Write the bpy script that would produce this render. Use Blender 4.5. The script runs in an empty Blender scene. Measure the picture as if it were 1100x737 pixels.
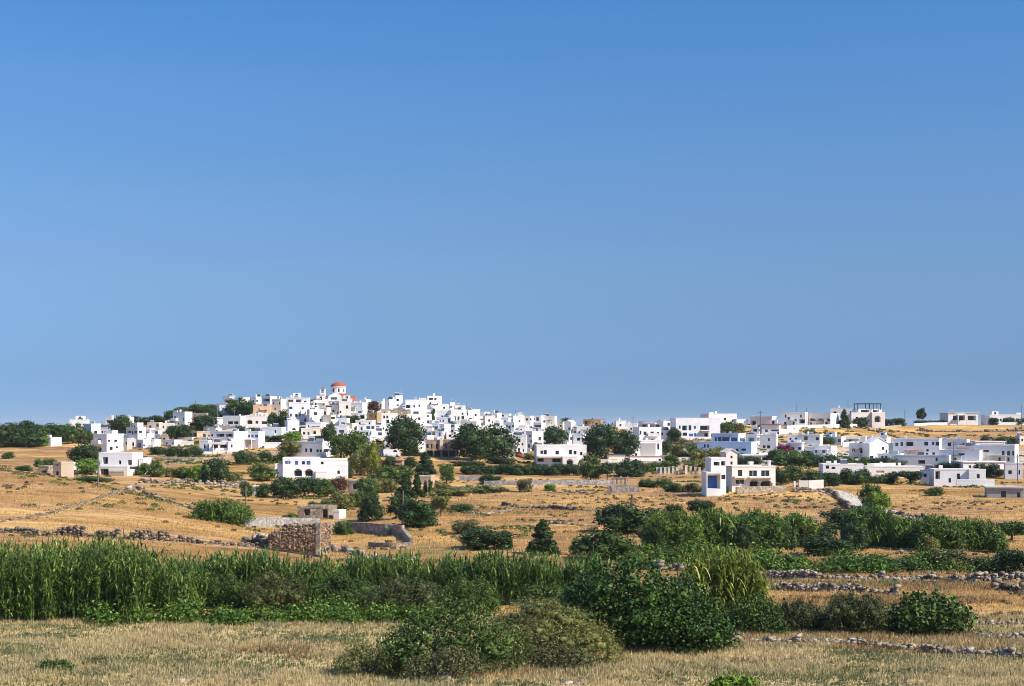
import bpy, math, random
import numpy as np
from mathutils import Vector, Matrix

SC = bpy.context.scene
COL = SC.collection
RNG = random.Random(7)
NR = np.random.default_rng(11)
F = 1511.0          # focal length in photo pixels
HC = 14.0           # eye height
HOR = 456.0         # horizon row
R = math.radians

# ------------------------------------------------------------------ terrain
FRONT = [(2, 9000), (30, 1161), (60, 808), (75, 738), (98, 672), (120, 632)]
COLS = {
 -100: [(150,575),(190,536),(230,499),(262,500),(330,495),(430,480),(480,474),(600,459)],
    0: [(150,575),(190,538),(226,506),(250,507),(330,500),(430,481),(480,474),(600,459)],
   60: [(150,575),(185,545),(220,514),(245,514),(300,508),(360,493),(430,481),(480,472),(580,458)],
  125: [(150,577),(180,553),(212,526),(235,527),(300,517),(340,501),(400,490),(440,480),(480,466),(510,456)],
  200: [(150,583),(180,562),(210,546),(250,534),(300,516),(350,503),(400,490),(440,478),(480,462),(520,448),(540,444)],
  260: [(150,590),(200,560),(250,540),(300,522),(340,508),(380,495),(420,479),(460,459),(500,440),(520,435)],
  350: [(150,602),(170,591),(200,569),(250,546),(300,527),(340,512),(380,494),(420,474),(450,456),(480,440),(500,431),(520,428)],
  430: [(150,600),(200,566),(250,543),(300,525),(350,508),(390,494),(420,480),(450,463),(480,448),(505,437),(525,434)],
  520: [(150,600),(200,566),(250,541),(300,524),(350,509),(385,498),(420,488),(450,472),(480,457),(510,446),(530,442)],
  620: [(150,602),(200,566),(250,541),(300,524),(350,511),(400,499),(440,488),(480,474),(520,463),(540,456.5)],
  720: [(150,602),(200,565),(250,542),(300,525),(350,512),(400,500),(440,489),(480,476),(520,463),(550,456)],
  800: [(150,602),(200,566),(250,541),(272,530),(300,522),(350,510),(400,497),(440,483),(480,468),(520,456),(540,453)],
  900: [(150,602),(200,570),(250,548),(290,528),(320,519),(360,510),(400,500),(440,488),(470,474),(500,462),(530,454)],
 1000: [(150,602),(200,573),(250,549),(290,529),(330,518),(370,508),(420,497),(460,485),(500,473),(540,463),(570,455.6)],
 1200: [(150,602),(200,573),(250,549),(290,529),(330,518),(370,508),(420,497),(460,485),(500,473),(540,463),(580,456)],
}
TPX = np.arange(-100, 1201, 10.0)
TY = np.concatenate([np.arange(40, 700.1, 2.0)])
def _tab():
    ks = sorted(COLS)
    prof = []
    for k in ks:
        pts = FRONT + COLS[k]
        ys = np.array([p[0] for p in pts], float); ps = np.array([p[1] for p in pts], float)
        zs = HC - (ps-HOR)/F*ys
        z = np.interp(TY, ys, zs)
        yl, zl = ys[-1], zs[-1]
        far = TY > yl
        z[far] = np.maximum(zl - 0.002*(TY[far]-yl)**1.0*40*0.9, -5.0)
        prof.append(z)
    prof = np.array(prof)
    out = np.empty((len(TPX), len(TY)))
    for j in range(len(TY)):
        out[:, j] = np.interp(TPX, ks, prof[:, j])
    def sm(a, n, ax):
        k = np.ones(n)/n
        pad = [(0,0),(0,0)]; pad[ax] = (n//2, n//2)
        b = np.pad(a, pad, mode='edge')
        return np.apply_along_axis(lambda v: np.convolve(v, k, 'valid'), ax, b)
    out = sm(out, 5, 0); out = sm(out, 7, 1); out = sm(out, 5, 1)
    return out
TZ = _tab()
def hsh(x, y):
    # cheap smooth ground undulation (metres)
    return (0.11*np.sin(x*0.41+1.3*np.sin(y*0.23))*np.cos(y*0.37+0.7*np.sin(x*0.19))
            + 0.06*np.sin(x*1.13+2.1)*np.sin(y*0.97+x*0.31))
def terr_raw(px, Y):
    px = np.clip(px, -100, 1199.9); Yc = np.clip(Y, 40, 699.9)
    a = (px+100)/10; i = np.floor(a).astype(int); fa = a-i
    b = (Yc-40)/2; j = np.floor(b).astype(int); fb = b-j
    i1 = np.minimum(i+1, len(TPX)-1); j1 = np.minimum(j+1, len(TY)-1)
    z = ((TZ[i,j]*(1-fa)+TZ[i1,j]*fa)*(1-fb) + (TZ[i,j1]*(1-fa)+TZ[i1,j1]*fa)*fb)
    z = np.where(Y > 700, np.maximum(z-(Y-700)*0.03, -7.0), z)
    return z
def terr(x, Y):
    x = np.asarray(x, float); Y = np.asarray(Y, float)
    px = 550 + x/np.maximum(Y, 1)*F
    return terr_raw(px, Y) + hsh(x, Y)
def zt(x, Y): return float(terr(np.array([x]), np.array([Y]))[0])
_YS = np.arange(56, 640, 0.5)
def at(px, py):
    """where the ground is seen at this direction: (x, y, z)"""
    x = (px-550)/F*_YS
    zr = HC-(py-HOR)/F*_YS
    z = terr(x, _YS)
    hit = np.nonzero(zr <= z)[0]
    k = hit[0] if len(hit) else int(np.argmin(zr-z + (_YS < 300)*50))
    return Vector((x[k], _YS[k], z[k]))

# ------------------------------------------------------------------ materials
MATS = {}
def newmat(name):
    m = bpy.data.materials.new(name); m.use_nodes = True
    nt = m.node_tree; bs = nt.nodes['Principled BSDF']
    bs.inputs['Roughness'].default_value = 0.85
    bs.inputs['Specular IOR Level'].default_value = 0.25
    MATS[name] = m
    return m, nt, bs
def N(nt, t, **kw):
    n = nt.nodes.new(t)
    for k, v in kw.items(): setattr(n, k, v)
    return n
def ramp(nt, src, stops):
    r = N(nt, 'ShaderNodeValToRGB'); e = r.color_ramp.elements
    while len(e) < len(stops): e.new(0.5)
    for el, (p, c) in zip(e, stops):
        el.position = p; el.color = (*c, 1)
    nt.links.new(src, r.inputs[0]); return r.outputs[0]
def noise(nt, scale, detail=4, rough=0.55, vec=None, dist=0.0):
    n = N(nt, 'ShaderNodeTexNoise'); n.inputs['Scale'].default_value = scale
    n.inputs['Detail'].default_value = detail; n.inputs['Roughness'].default_value = rough
    n.inputs['Distortion'].default_value = dist
    if vec is not None: nt.links.new(vec, n.inputs['Vector'])
    return n.outputs['Fac']
def objvec(nt): return N(nt, 'ShaderNodeTexCoord').outputs['Object']
def posvec(nt): return N(nt, 'ShaderNodeNewGeometry').outputs['Position']
def mixc(nt, fac, a, b, mode='MIX'):
    m = N(nt, 'ShaderNodeMix', data_type='RGBA', blend_type=mode)
    for s, v in ((m.inputs[0], fac), (m.inputs[6], a), (m.inputs[7], b)):
        if isinstance(v, (int, float)): s.default_value = v
        elif isinstance(v, tuple): s.default_value = (*v, 1)
        else: nt.links.new(v, s)
    return m.outputs[2]
def bump(nt, bs, src, strength, dist):
    b = N(nt, 'ShaderNodeBump'); b.inputs['Strength'].default_value = strength
    b.inputs['Distance'].default_value = dist
    nt.links.new(src, b.inputs['Height']); nt.links.new(b.outputs[0], bs.inputs['Normal'])

def plaster(name, c, var=0.12, stain=(0.55, 0.5, 0.43)):
    m, nt, bs = newmat(name); v = posvec(nt)
    n1 = noise(nt, 0.35, 5, 0.6, v); n2 = noise(nt, 2.2, 5, 0.65, v)
    a = tuple(x*(1-var) for x in c)
    col = ramp(nt, n1, [(0.3, a), (0.65, c)])
    st = ramp(nt, n2, [(0.58, (0, 0, 0)), (0.8, (0.35, 0.35, 0.35))])
    oi = N(nt, 'ShaderNodeObjectInfo')
    col = mixc(nt, st, col, tuple(x*s for x, s in zip(c, stain)))
    tint = ramp(nt, oi.outputs['Random'], [(0, (0.80, 0.79, 0.77)), (0.35, (1, 0.97, 0.92)), (0.7, (0.93, 0.93, 0.94)), (1, (1, 1, 1))])
    col = mixc(nt, 1.0, col, tint, 'MULTIPLY')
    nt.links.new(col, bs.inputs['Base Color'])
    bump(nt, bs, n2, 0.25, 0.03)
    return m
plaster('white_plaster', (0.80, 0.785, 0.75), .16)
plaster('blue_shade_plaster', (0.60, 0.70, 0.82))  # white walls with their blue shade put into the colour
plaster('cream_plaster', (0.70, 0.60, 0.46))
plaster('ivory_plaster', (0.76, 0.70, 0.63))
plaster('peach_plaster', (0.66, 0.44, 0.27))
plaster('grey_plaster', (0.50, 0.48, 0.45))
plaster('beige_plaster', (0.50, 0.41, 0.30))
plaster('concrete', (0.42, 0.40, 0.37), 0.25)
plaster('pale_concrete', (0.62, 0.57, 0.48), 0.2)
plaster('terracotta_plaster', (0.45, 0.20, 0.09), 0.25)
plaster('tan_plaster', (0.44, 0.29, 0.16), 0.2)

def stone(name, lo, hi, scale):
    m, nt, bs = newmat(name); v = posvec(nt)
    vo = N(nt, 'ShaderNodeTexVoronoi'); vo.inputs['Scale'].default_value = scale
    nt.links.new(v, vo.inputs['Vector'])
    sep = N(nt, 'ShaderNodeSeparateColor'); nt.links.new(vo.outputs['Color'], sep.inputs[0])
    col = ramp(nt, sep.outputs[0], [(0, lo), (0.6, tuple((a+b)/2 for a, b in zip(lo, hi))), (1, hi)])
    ve = N(nt, 'ShaderNodeTexVoronoi', feature='DISTANCE_TO_EDGE'); ve.inputs['Scale'].default_value = scale
    nt.links.new(v, ve.inputs['Vector'])
    ed = ramp(nt, ve.outputs['Distance'], [(0.0, (0.45,)*3), (0.09, (1, 1, 1))])
    col = mixc(nt, 1.0, col, ed, 'MULTIPLY')
    nt.links.new(col, bs.inputs['Base Color'])
    bump(nt, bs, ed, 0.8, 0.06)
    return m
stone('field_stone', (0.20, 0.15, 0.10), (0.46, 0.38, 0.28), 2.6)
stone('pink_stone', (0.30, 0.20, 0.14), (0.48, 0.36, 0.27), 1.8)
stone('pale_stone', (0.28, 0.23, 0.17), (0.52, 0.45, 0.36), 1.9)
stone('grey_stone', (0.22, 0.20, 0.18), (0.42, 0.39, 0.35), 2.2)

def rocks(name, lo, hi):
    m, nt, bs = newmat(name); g = N(nt, 'ShaderNodeNewGeometry')
    n = noise(nt, 5, 5, 0.65, g.outputs['Position'])
    c = ramp(nt, g.outputs['Random Per Island'], [(0, lo), (0.55, tuple((a+b)/2 for a, b in zip(lo, hi))), (0.85, hi), (1, tuple(min(1, x*1.2) for x in hi))])
    d = ramp(nt, n, [(0.3, (0.6, 0.58, 0.55)), (0.65, (1, 1, 1))])
    nt.links.new(mixc(nt, 1.0, c, d, 'MULTIPLY'), bs.inputs['Base Color'])
    bump(nt, bs, n, 0.5, 0.05)
    return m
rocks('rock_brown', (0.10, 0.075, 0.055), (0.32, 0.25, 0.17))
rocks('rock_pale', (0.14, 0.11, 0.08), (0.42, 0.35, 0.27))
rocks('rock_ruin', (0.17, 0.11, 0.065), (0.42, 0.29, 0.18))

def flat(name, c, rough=0.7, spec=0.3, var=0.15):
    m, nt, bs = newmat(name); v = posvec(nt)
    n = noise(nt, 1.5, 4, 0.6, v)
    nt.links.new(ramp(nt, n, [(0.3, tuple(x*(1-var) for x in c)), (0.7, tuple(min(1, x*(1+var)) for x in c))]), bs.inputs['Base Color'])
    bs.inputs['Roughness'].default_value = rough; bs.inputs['Specular IOR Level'].default_value = spec
    return m
flat('window_glass', (0.022, 0.028, 0.035), 0.12, 0.5)
flat('blue_paint', (0.04, 0.11, 0.34), 0.5)
flat('pale_blue_paint', (0.10, 0.20, 0.38), 0.5)
flat('brown_wood', (0.11, 0.06, 0.035), 0.6)
flat('dark_wood', (0.05, 0.04, 0.032), 0.7)
flat('grey_wood', (0.14, 0.12, 0.10), 0.8)
flat('white_paint', (0.80, 0.79, 0.76), 0.5)
flat('metal_grey', (0.35, 0.35, 0.35), 0.4, 0.5)
flat('tyre_rubber', (0.02, 0.02, 0.02), 0.8)
flat('car_white', (0.78, 0.78, 0.77), 0.3, 0.5, 0.03)
flat('car_red', (0.48, 0.05, 0.03), 0.3, 0.5, 0.03)
flat('car_grey', (0.28, 0.29, 0.31), 0.3, 0.5, 0.03)
flat('car_blue', (0.03, 0.06, 0.14), 0.3, 0.5, 0.03)
flat('orange_sheet', (0.60, 0.15, 0.05), 0.7)
flat('slate_sheet', (0.05, 0.06, 0.085), 0.6)
flat('bark', (0.13, 0.10, 0.075), 0.9, 0.1, 0.4)
flat('roof_grey', (0.62, 0.61, 0.58), 0.9)
flat('agave_leaf', (0.16, 0.24, 0.16), 0.6)
def tiles():
    m, nt, bs = newmat('red_tile'); v = objvec(nt)
    w = N(nt, 'ShaderNodeTexWave', bands_direction='Z'); w.inputs['Scale'].default_value = 2.4
    w.inputs['Distortion'].default_value = 1.0
    nt.links.new(v, w.inputs['Vector'])
    n = noise(nt, 3.0, 4, 0.6, v)
    c = ramp(nt, n, [(0.3, (0.26, 0.065, 0.035)), (0.7, (0.40, 0.115, 0.065))])
    nt.links.new(c, bs.inputs['Base Color'])
    bump(nt, bs, w.outputs['Fac'], 0.6, 0.06)
tiles()

def leafmat(name, lo, hi, tip=None, trans=0.08):
    m, nt, bs = newmat(name); g = N(nt, 'ShaderNodeNewGeometry'); oi = N(nt, 'ShaderNodeObjectInfo')
    stops = [(0, lo), (0.7, tuple((a+b)/2 for a, b in zip(lo, hi))), (0.95, hi)]
    if tip: stops.append((1.0, tip))
    c = ramp(nt, g.outputs['Random Per Island'], stops)
    n = noise(nt, 0.45, 3, 0.5, g.outputs['Position'])
    d = ramp(nt, n, [(0.32, (0.78, 0.82, 0.8)), (0.7, (1.2, 1.15, 1.0))])
    c = mixc(nt, 1.0, c, d, 'MULTIPLY')
    o = ramp(nt, oi.outputs['Random'], [(0, (0.85, 0.92, 0.95)), (0.5, (1, 1, 1)), (1, (1.12, 1.06, 0.9))])
    c = mixc(nt, 1.0, c, o, 'MULTIPLY')
    nt.links.new(c, bs.inputs['Base Color'])
    bs.inputs['Roughness'].default_value = 0.5
    bs.inputs['Specular IOR Level'].default_value = 0.14
    tr = N(nt, 'ShaderNodeBsdfTranslucent'); nt.links.new(c, tr.inputs['Color'])
    mx = N(nt, 'ShaderNodeMixShader'); mx.inputs[0].default_value = trans
    nt.links.new(bs.outputs[0], mx.inputs[1]); nt.links.new(tr.outputs[0], mx.inputs[2])
    nt.links.new(mx.outputs[0], nt.nodes['Material Output'].inputs[0])
    return m
leafmat('leaf_dark', (0.018, 0.036, 0.012), (0.062, 0.105, 0.028))
leafmat('leaf_mid', (0.026, 0.050, 0.011), (0.110, 0.175, 0.038), (0.21, 0.27, 0.09))
leafmat('leaf_bright', (0.074, 0.144, 0.017), (0.201, 0.300, 0.043), (0.348, 0.408, 0.068))
leafmat('leaf_olive', (0.087, 0.098, 0.025), (0.241, 0.228, 0.068), (0.362, 0.312, 0.111))
leafmat('leaf_grey', (0.074, 0.084, 0.034), (0.201, 0.192, 0.081), (0.348, 0.288, 0.136))
leafmat('leaf_yellow', (0.060, 0.095, 0.012), (0.270, 0.310, 0.055), (0.55, 0.52, 0.15), 0.25)
leafmat('leaf_brown', (0.100, 0.070, 0.035), (0.240, 0.180, 0.095))
leafmat('leaf_fig', (0.014, 0.034, 0.007), (0.080, 0.150, 0.026), (0.20, 0.28, 0.09))
leafmat('leaf_rust', (0.060, 0.030, 0.022), (0.130, 0.070, 0.040))
leafmat('leaf_reed', (0.034, 0.068, 0.012), (0.190, 0.295, 0.065), (0.44, 0.50, 0.19), 0.2)
leafmat('leaf_reed_dark', (0.036, 0.072, 0.013), (0.185, 0.275, 0.060), (0.40, 0.46, 0.18), 0.2)
leafmat('leaf_vine', (0.035, 0.075, 0.010), (0.140, 0.235, 0.038), (0.30, 0.40, 0.09), 0.2)
leafmat('leaf_broom', (0.085, 0.095, 0.028), (0.240, 0.245, 0.080), (0.38, 0.36, 0.15))
leafmat('rust_grass', (0.26, 0.13, 0.055), (0.50, 0.30, 0.14), (0.62, 0.44, 0.24), 0.25)
leafmat('leaf_shrub', (0.034, 0.046, 0.016), (0.115, 0.130, 0.048), (0.20, 0.20, 0.09))
leafmat('flower_magenta', (0.10, 0.03, 0.06), (0.30, 0.06, 0.17))
leafmat('straw', (0.40, 0.25, 0.10), (0.66, 0.46, 0.21), (0.74, 0.58, 0.32), 0.3)
leafmat('straw_pale', (0.40, 0.30, 0.15), (0.70, 0.56, 0.32), (0.82, 0.71, 0.48), 0.3)
leafmat('weed', (0.090, 0.110, 0.045), (0.24, 0.25, 0.12), (0.40, 0.38, 0.22), 0.2)

# ------------------------------------------------------------------ object helpers
def tag(o, label=None, cat=None, group=None, kind=None):
    if label: o['label'] = label
    if cat: o['category'] = cat
    if group: o['group'] = group
    if kind: o['kind'] = kind
    return o
def empty(name, loc, rz=0.0):
    o = bpy.data.objects.new(name, None); COL.objects.link(o)
    o.location = loc; o.rotation_euler = (0, 0, rz); o.empty_display_size = 0.2
    return o
def link(name, me, parent=None, loc=None, rz=0.0, scale=None):
    o = bpy.data.objects.new(name, me); COL.objects.link(o)
    if parent is not None: o.parent = parent
    if loc is not None: o.location = loc
    o.rotation_euler = (0, 0, rz)
    if scale is not None: o.scale = scale
    return o
class MB:
    def __init__(s): s.v = []; s.f = []
    def quad(s, *p):
        b = len(s.v); s.v += [tuple(q) for q in p]; s.f.append(tuple(range(b, b+len(p))))
    def box(s, x0, x1, y0, y1, z0, z1, skip=''):
        b = len(s.v)
        s.v += [(x0,y0,z0),(x1,y0,z0),(x1,y1,z0),(x0,y1,z0),(x0,y0,z1),(x1,y0,z1),(x1,y1,z1),(x0,y1,z1)]
        fs = {'b':(0,3,2,1),'t':(4,5,6,7),'f':(0,1,5,4),'r':(1,2,6,5),'k':(2,3,7,6),'l':(3,0,4,7)}
        for k, q in fs.items():
            if k not in skip: s.f.append(tuple(b+i for i in q))
    def cyl(s, p0, p1, r0, r1, n=8, cap=True):
        p0 = Vector(p0); p1 = Vector(p1); d = (p1-p0).normalized()
        a = d.orthogonal().normalized(); c = d.cross(a); b = len(s.v)
        for p, r in ((p0, r0), (p1, r1)):
            for i in range(n):
                t = 2*math.pi*i/n
                s.v.append(tuple(p+(a*math.cos(t)+c*math.sin(t))*r))
        for i in range(n):
            j = (i+1) % n
            s.f.append((b+i, b+j, b+n+j, b+n+i))
        if cap:
            s.f.append(tuple(b+n+i for i in range(n))); s.f.append(tuple(b+n-1-i for i in range(n)))
    def dome(s, cx, cy, z, r, h, n=20, m=6):
        b = len(s.v)
        for k in range(m):
            t = math.pi/2*k/m
            for i in range(n):
                a = 2*math.pi*i/n
                s.v.append((cx+r*math.cos(t)*math.cos(a), cy+r*math.cos(t)*math.sin(a), z+h*math.sin(t)))
        s.v.append((cx, cy, z+h)); top = len(s.v)-1
        for k in range(m-1):
            for i in range(n):
                j = (i+1) % n
                s.f.append((b+k*n+i, b+k*n+j, b+(k+1)*n+j, b+(k+1)*n+i))
        for i in range(n): s.f.append((b+(m-1)*n+i, b+(m-1)*n+(i+1) % n, top))
    def mesh(s, name, mat, smooth=False):
        me = bpy.data.meshes.new(name); me.from_pydata(s.v, [], s.f)
        me.materials.append(MATS[mat]); me.update()
        if smooth: me.polygons.foreach_set('use_smooth', [True]*len(me.polygons))
        return me
    def build(s, name, mat, parent=None, loc=None, rz=0.0, smooth=False):
        return link(name, s.mesh(name, mat, smooth), parent, loc, rz)
def npmesh(name, verts, quads, mat):
    """verts (n,3), quads (m,k) numpy -> mesh"""
    me = bpy.data.meshes.new(name); k = quads.shape[1]
    me.vertices.add(len(verts)); me.vertices.foreach_set('co', np.ascontiguousarray(verts, np.float32).ravel())
    me.loops.add(quads.size); me.loops.foreach_set('vertex_index', np.ascontiguousarray(quads, np.int32).ravel())
    me.polygons.add(len(quads))
    me.polygons.foreach_set('loop_start', np.arange(0, quads.size, k, dtype=np.int32))
    me.polygons.foreach_set('loop_total', np.full(len(quads), k, np.int32))
    me.materials.append(MATS[mat]); me.update(calc_edges=True); me.validate()
    return me
# ------------------------------------------------------------------ foliage
_t = (1+5**0.5)/2
_IV = np.array([(-1,_t,0),(1,_t,0),(-1,-_t,0),(1,-_t,0),(0,-1,_t),(0,1,_t),(0,-1,-_t),(0,1,-_t),(_t,0,-1),(_t,0,1),(-_t,0,-1),(-_t,0,1)])
_IV /= np.linalg.norm(_IV[0])
_IF = np.array([(0,11,5),(0,5,1),(0,1,7),(0,7,10),(0,10,11),(1,5,9),(5,11,4),(11,10,2),(10,7,6),(7,1,8),(3,9,4),(3,4,2),(3,2,6),(3,6,8),(3,8,9),(4,9,5),(2,4,11),(6,2,10),(8,6,7),(9,8,1)])
def _unit(a): return a/np.maximum(np.linalg.norm(a, axis=1, keepdims=True), 1e-9)
def leaves(c, n, s, asp, rg, curl=0.25):
    """diamond leaves at c facing n; returns verts, quads"""
    k = len(c)
    t = _unit(np.cross(n, rg.normal(size=(k, 3)))); b = np.cross(n, t)
    s = (s*rg.uniform(0.6, 1.4, k))[:, None]
    v = np.stack([c-t*s, c+b*s*asp-n*s*curl*0.3, c+t*s-n*s*curl, c-b*s*asp], 1).reshape(-1, 3)
    q = np.arange(k*4).reshape(-1, 4)
    return v, q
def crown_arrays(rg, lobes, nleaf, size, asp=0.55, outw=0.42, core=0.74, jit=0.12, tri_core=True, dens=None):
    C = np.array([l[:3] for l in lobes]); Rr = np.array([l[3:6] for l in lobes])
    area = (Rr[:, 0]*Rr[:, 1]+Rr[:, 0]*Rr[:, 2]+Rr[:, 1]*Rr[:, 2])
    idx = rg.choice(len(C), nleaf, p=area/area.sum())
    d = _unit(rg.normal(size=(nleaf, 3)))
    rad = 1+rg.normal(0, jit, nleaf)-np.abs(rg.normal(0, 0.06, nleaf))
    p = C[idx]+d*Rr[idx]*rad[:, None]
    # drop leaves deep inside other lobes
    keep = np.ones(nleaf, bool)
    for i in range(len(C)):
        e = (((p-C[i])/Rr[i])**2).sum(1)
        keep &= ~((e < 0.5) & (idx != i))
    keep &= p[:, 2] > -0.02
    p = p[keep]; d = d[keep]
    n = _unit(d*outw+rg.normal(size=d.shape)*(1-outw)+np.array([0, 0, 0.15]))
    v, q = leaves(p, n, size, asp, rg)
    vs = [v]; qs = [q]; o = len(v)
    if core:
        for c, r in zip(C, Rr):
            vv = c+_IV*r*core*rg.uniform(0.85, 1.1, (12, 1)); vv[:, 2] = np.maximum(vv[:, 2], 0.0)
            ff = np.concatenate([_IF, _IF[:, 2:3]], 1)
            # split into degenerate-free triangles stored as quads via midpoint
            mid = (vv[_IF[:, 1]]+vv[_IF[:, 2]])/2
            vq = np.concatenate([vv, mid]); m = np.arange(20)+12
            ff = np.stack([_IF[:, 0], _IF[:, 1], m, _IF[:, 2]], 1)
            vs.append(vq); qs.append(ff+o); o += len(vq)
    return np.concatenate(vs), np.concatenate(qs)
def lobes_round(rg, n, zlo=0.0, flatb=True, lr=(0.13, 0.24), spread=0.33):
    """lobes in a unit crown: x,y in +-.5, z in 0..1"""
    L = [(0, 0, zlo+(1-zlo)*0.48, 0.30, 0.30, (1-zlo)*0.40)]
    for _ in range(n):
        a = rg.uniform(0, 2*math.pi); u = rg.uniform(-0.75, 1)
        rr = math.sqrt(max(0, 1-u*u*0.8))*spread*rg.uniform(0.75, 1.1)
        r = rg.uniform(*lr)
        z = zlo+(1-zlo)*(0.5+0.40*u)
        rz = r*(1-zlo)*1.0
        z = min(z, 1-rz*0.9)
        L.append((rr*math.cos(a), rr*math.sin(a), z, r, r, rz))
    return L
def trunk_mesh(rg, name, zt_, r=0.035, limbs=4, lean=0.05):
    b = MB(); p = Vector((0, 0, -0.15)); top = Vector((rg.uniform(-lean, lean), rg.uniform(-lean, lean), zt_))
    b.cyl(p, top, r*1.3, r*0.8, 7)
    for i in range(limbs):
        a = i*2*math.pi/limbs+rg.uniform(0, 1); q = top+Vector((math.cos(a)*0.22, math.sin(a)*0.22, rg.uniform(0.15, 0.35)))
        b.cyl(top-Vector((0, 0, 0.02)), q, r*0.6, r*0.2, 5)
    return b.mesh(name, 'bark')
_cache = {}
def plant_meshes(kind, var):
    key = (kind, var)
    if key in _cache: return _cache[key]
    rg = np.random.default_rng(sum(ord(c) for c in kind)*31+var*17+5)
    tr = None
    base = kind.split(':')[0]; mat = kind.split(':')[1]
    if base == 'tree':
        L = lobes_round(rg, 20, 0.04, lr=(.14,.25), spread=.36); v, q = crown_arrays(rg, L, 3800, 0.034, core=.66, jit=.16)
        tr = trunk_mesh(rg, 'trunk', 0.45)
    elif base == 'lollipop':
        L = lobes_round(rg, 12, 0.36); v, q = crown_arrays(rg, L, 2200, 0.036)
        tr = trunk_mesh(rg, 'trunk', 0.55, 0.03)
    elif base == 'umbrella':
        L = [(0, 0, 0.7, 0.32, 0.32, 0.2)]
        for i in range(14):
            a = rg.uniform(0, 6.28); rr = rg.uniform(0.1, 0.34); r = rg.uniform(0.12, 0.2)
            L.append((rr*math.cos(a), rr*math.sin(a), 0.62+0.2*rg.uniform(-1, 1), r, r, r*0.9))
        v, q = crown_arrays(rg, L, 2400, 0.034); tr = trunk_mesh(rg, 'trunk', 0.55, 0.03, 6)
    elif base == 'shrub':
        L = lobes_round(rg, 20, -0.14, lr=(0.12, 0.22), spread=.37); v, q = crown_arrays(rg, L, 3800, 0.032, core=.66, jit=.16)
        tr = trunk_mesh(rg, 'stem', 0.3, 0.02, 5)
    elif base == 'hedge':
        L = []
        for i in range(18):
            x = rg.uniform(-0.4, 0.4); r = rg.uniform(0.12, 0.2)
            L.append((x, rg.uniform(-0.25, 0.25), rg.uniform(0.15, 0.68), r, r*1.2, 0.3))
        v, q = crown_arrays(rg, L, 3400, 0.032, core=.66, jit=.16); tr = trunk_mesh(rg, 'stem', 0.3, 0.015, 5)
    elif base == 'conifer':
        L = []
        for i in range(52):
            z = rg.uniform(0.08, 0.95); a = rg.uniform(0, 6.28); w = 0.40*(1-z)**0.8
            r = 0.06+0.12*(1-z)
            L.append((w*math.cos(a), w*math.sin(a), z-0.02, r, r, r*0.55))
        for z in (0.2, 0.4, 0.6, 0.8): L.append((0, 0, z, 0.3*(1-z)+0.05, 0.3*(1-z)+0.05, 0.16))
        v, q = crown_arrays(rg, L, 5200, 0.03, core=0.85); tr = trunk_mesh(rg, 'trunk', 0.8, 0.03, 0, 0.01)
    elif base == 'cypress':
        L = [(rg.uniform(-.06, .06)*3, rg.uniform(-.06, .06)*3, z, 0.34*(1-abs(z-0.4)**1.5), 0.34*(1-abs(z-0.4)**1.5), 0.14) for z in np.linspace(0.12, 0.9, 9)]
        v, q = crown_arrays(rg, L, 1400, 0.04); tr = trunk_mesh(rg, 'trunk', 0.3, 0.05, 0, 0.01)
    me = npmesh('foliage', v, q, mat)
    _cache[key] = (me, tr)
    return _cache[key]
def plant(box, kind, label, cat, group=None, var=None, wide=1.0, bury=0.12, depth=None):
    """box = crown x0, ytop, x1, ybase in photo rows/columns"""
    x0, yt, x1, yb = box
    p = at((x0+x1)/2, yb); m = p.y/F
    big = 1.0 if 'cypress' in kind else (1.16 if p.y > 300 else 1.1)
    w = (x1-x0)*m*big; h = (yb-yt)*m*1.0
    if var is None: var = RNG.randrange(5)
    me, tr = plant_meshes(kind, var)
    d = depth if depth else min(max(w*wide, 0.5), 16)
    o = empty("plant", (p.x, p.y+d*0.35, zt(p.x, p.y+d*0.35)-bury), 0)
    fix = p.z-bury-(o.location.z)
    h2 = max(h+fix, h*0.6)
    flip = RNG.choice((-1, 1))
    rz = RNG.uniform(-0.5, 0.5) if w < d*1.6 else 0
    c = link('crown' if base_tree(kind) else 'foliage', me, o, (0, 0, 0), rz, (w*flip, d, h2))
    if tr: link('trunk' if base_tree(kind) else 'stem', tr, o, (0, 0, 0), rz, (w, min(d, w), h2))
    tag(o, label, cat, group)
    return o
def base_tree(k): return k.split(':')[0] in ('tree', 'lollipop', 'umbrella', 'conifer', 'cypress')

def blades(rg, base, n_each, length, width, droop, up=(0.2, 1.0), segs=3, z0=None):
    """arching strap leaves growing out of base points -> verts, quads"""
    k = len(base)*n_each
    b = np.repeat(base, n_each, 0).copy()
    if z0 is not None: b[:, 2] += rg.uniform(z0[0], z0[1], k)*(np.repeat(z0[2], n_each) if len(z0) > 2 else 1)
    a = rg.uniform(0, 2*math.pi, k); e = rg.uniform(up[0], up[1], k)
    L = length*rg.uniform(0.6, 1.3, k); W = width*rg.uniform(0.7, 1.3, k)
    dx, dy = np.cos(a), np.sin(a)
    side = np.stack([-dy, dx, np.zeros(k)], 1)
    vs = []
    for i in range(segs+1):
        t = i/segs
        h = L*t*np.cos(e*math.pi/2); z = L*(t*np.sin(e*math.pi/2)-droop*t*t*np.cos(e*math.pi/2))
        c = b+np.stack([dx*h, dy*h, z], 1)
        w = (W*(1-t)**0.7+0.003)[:, None]*0.5
        vs += [c-side*w, c+side*w]
    V = np.stack(vs, 1).reshape(-1, 3); m = 2*(segs+1)
    s = np.arange(k)[:, None]*m
    Q = np.concatenate([s+np.array([[2*i, 2*i+1, 2*i+3, 2*i+2]]) for i in range(segs)], 0)
    return V, Q
def join(parts):
    vs = []; qs = []; o = 0
    for v, q in parts:
        vs.append(v); qs.append(q+o); o += len(v)
    return np.concatenate(vs), np.concatenate(qs)
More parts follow.
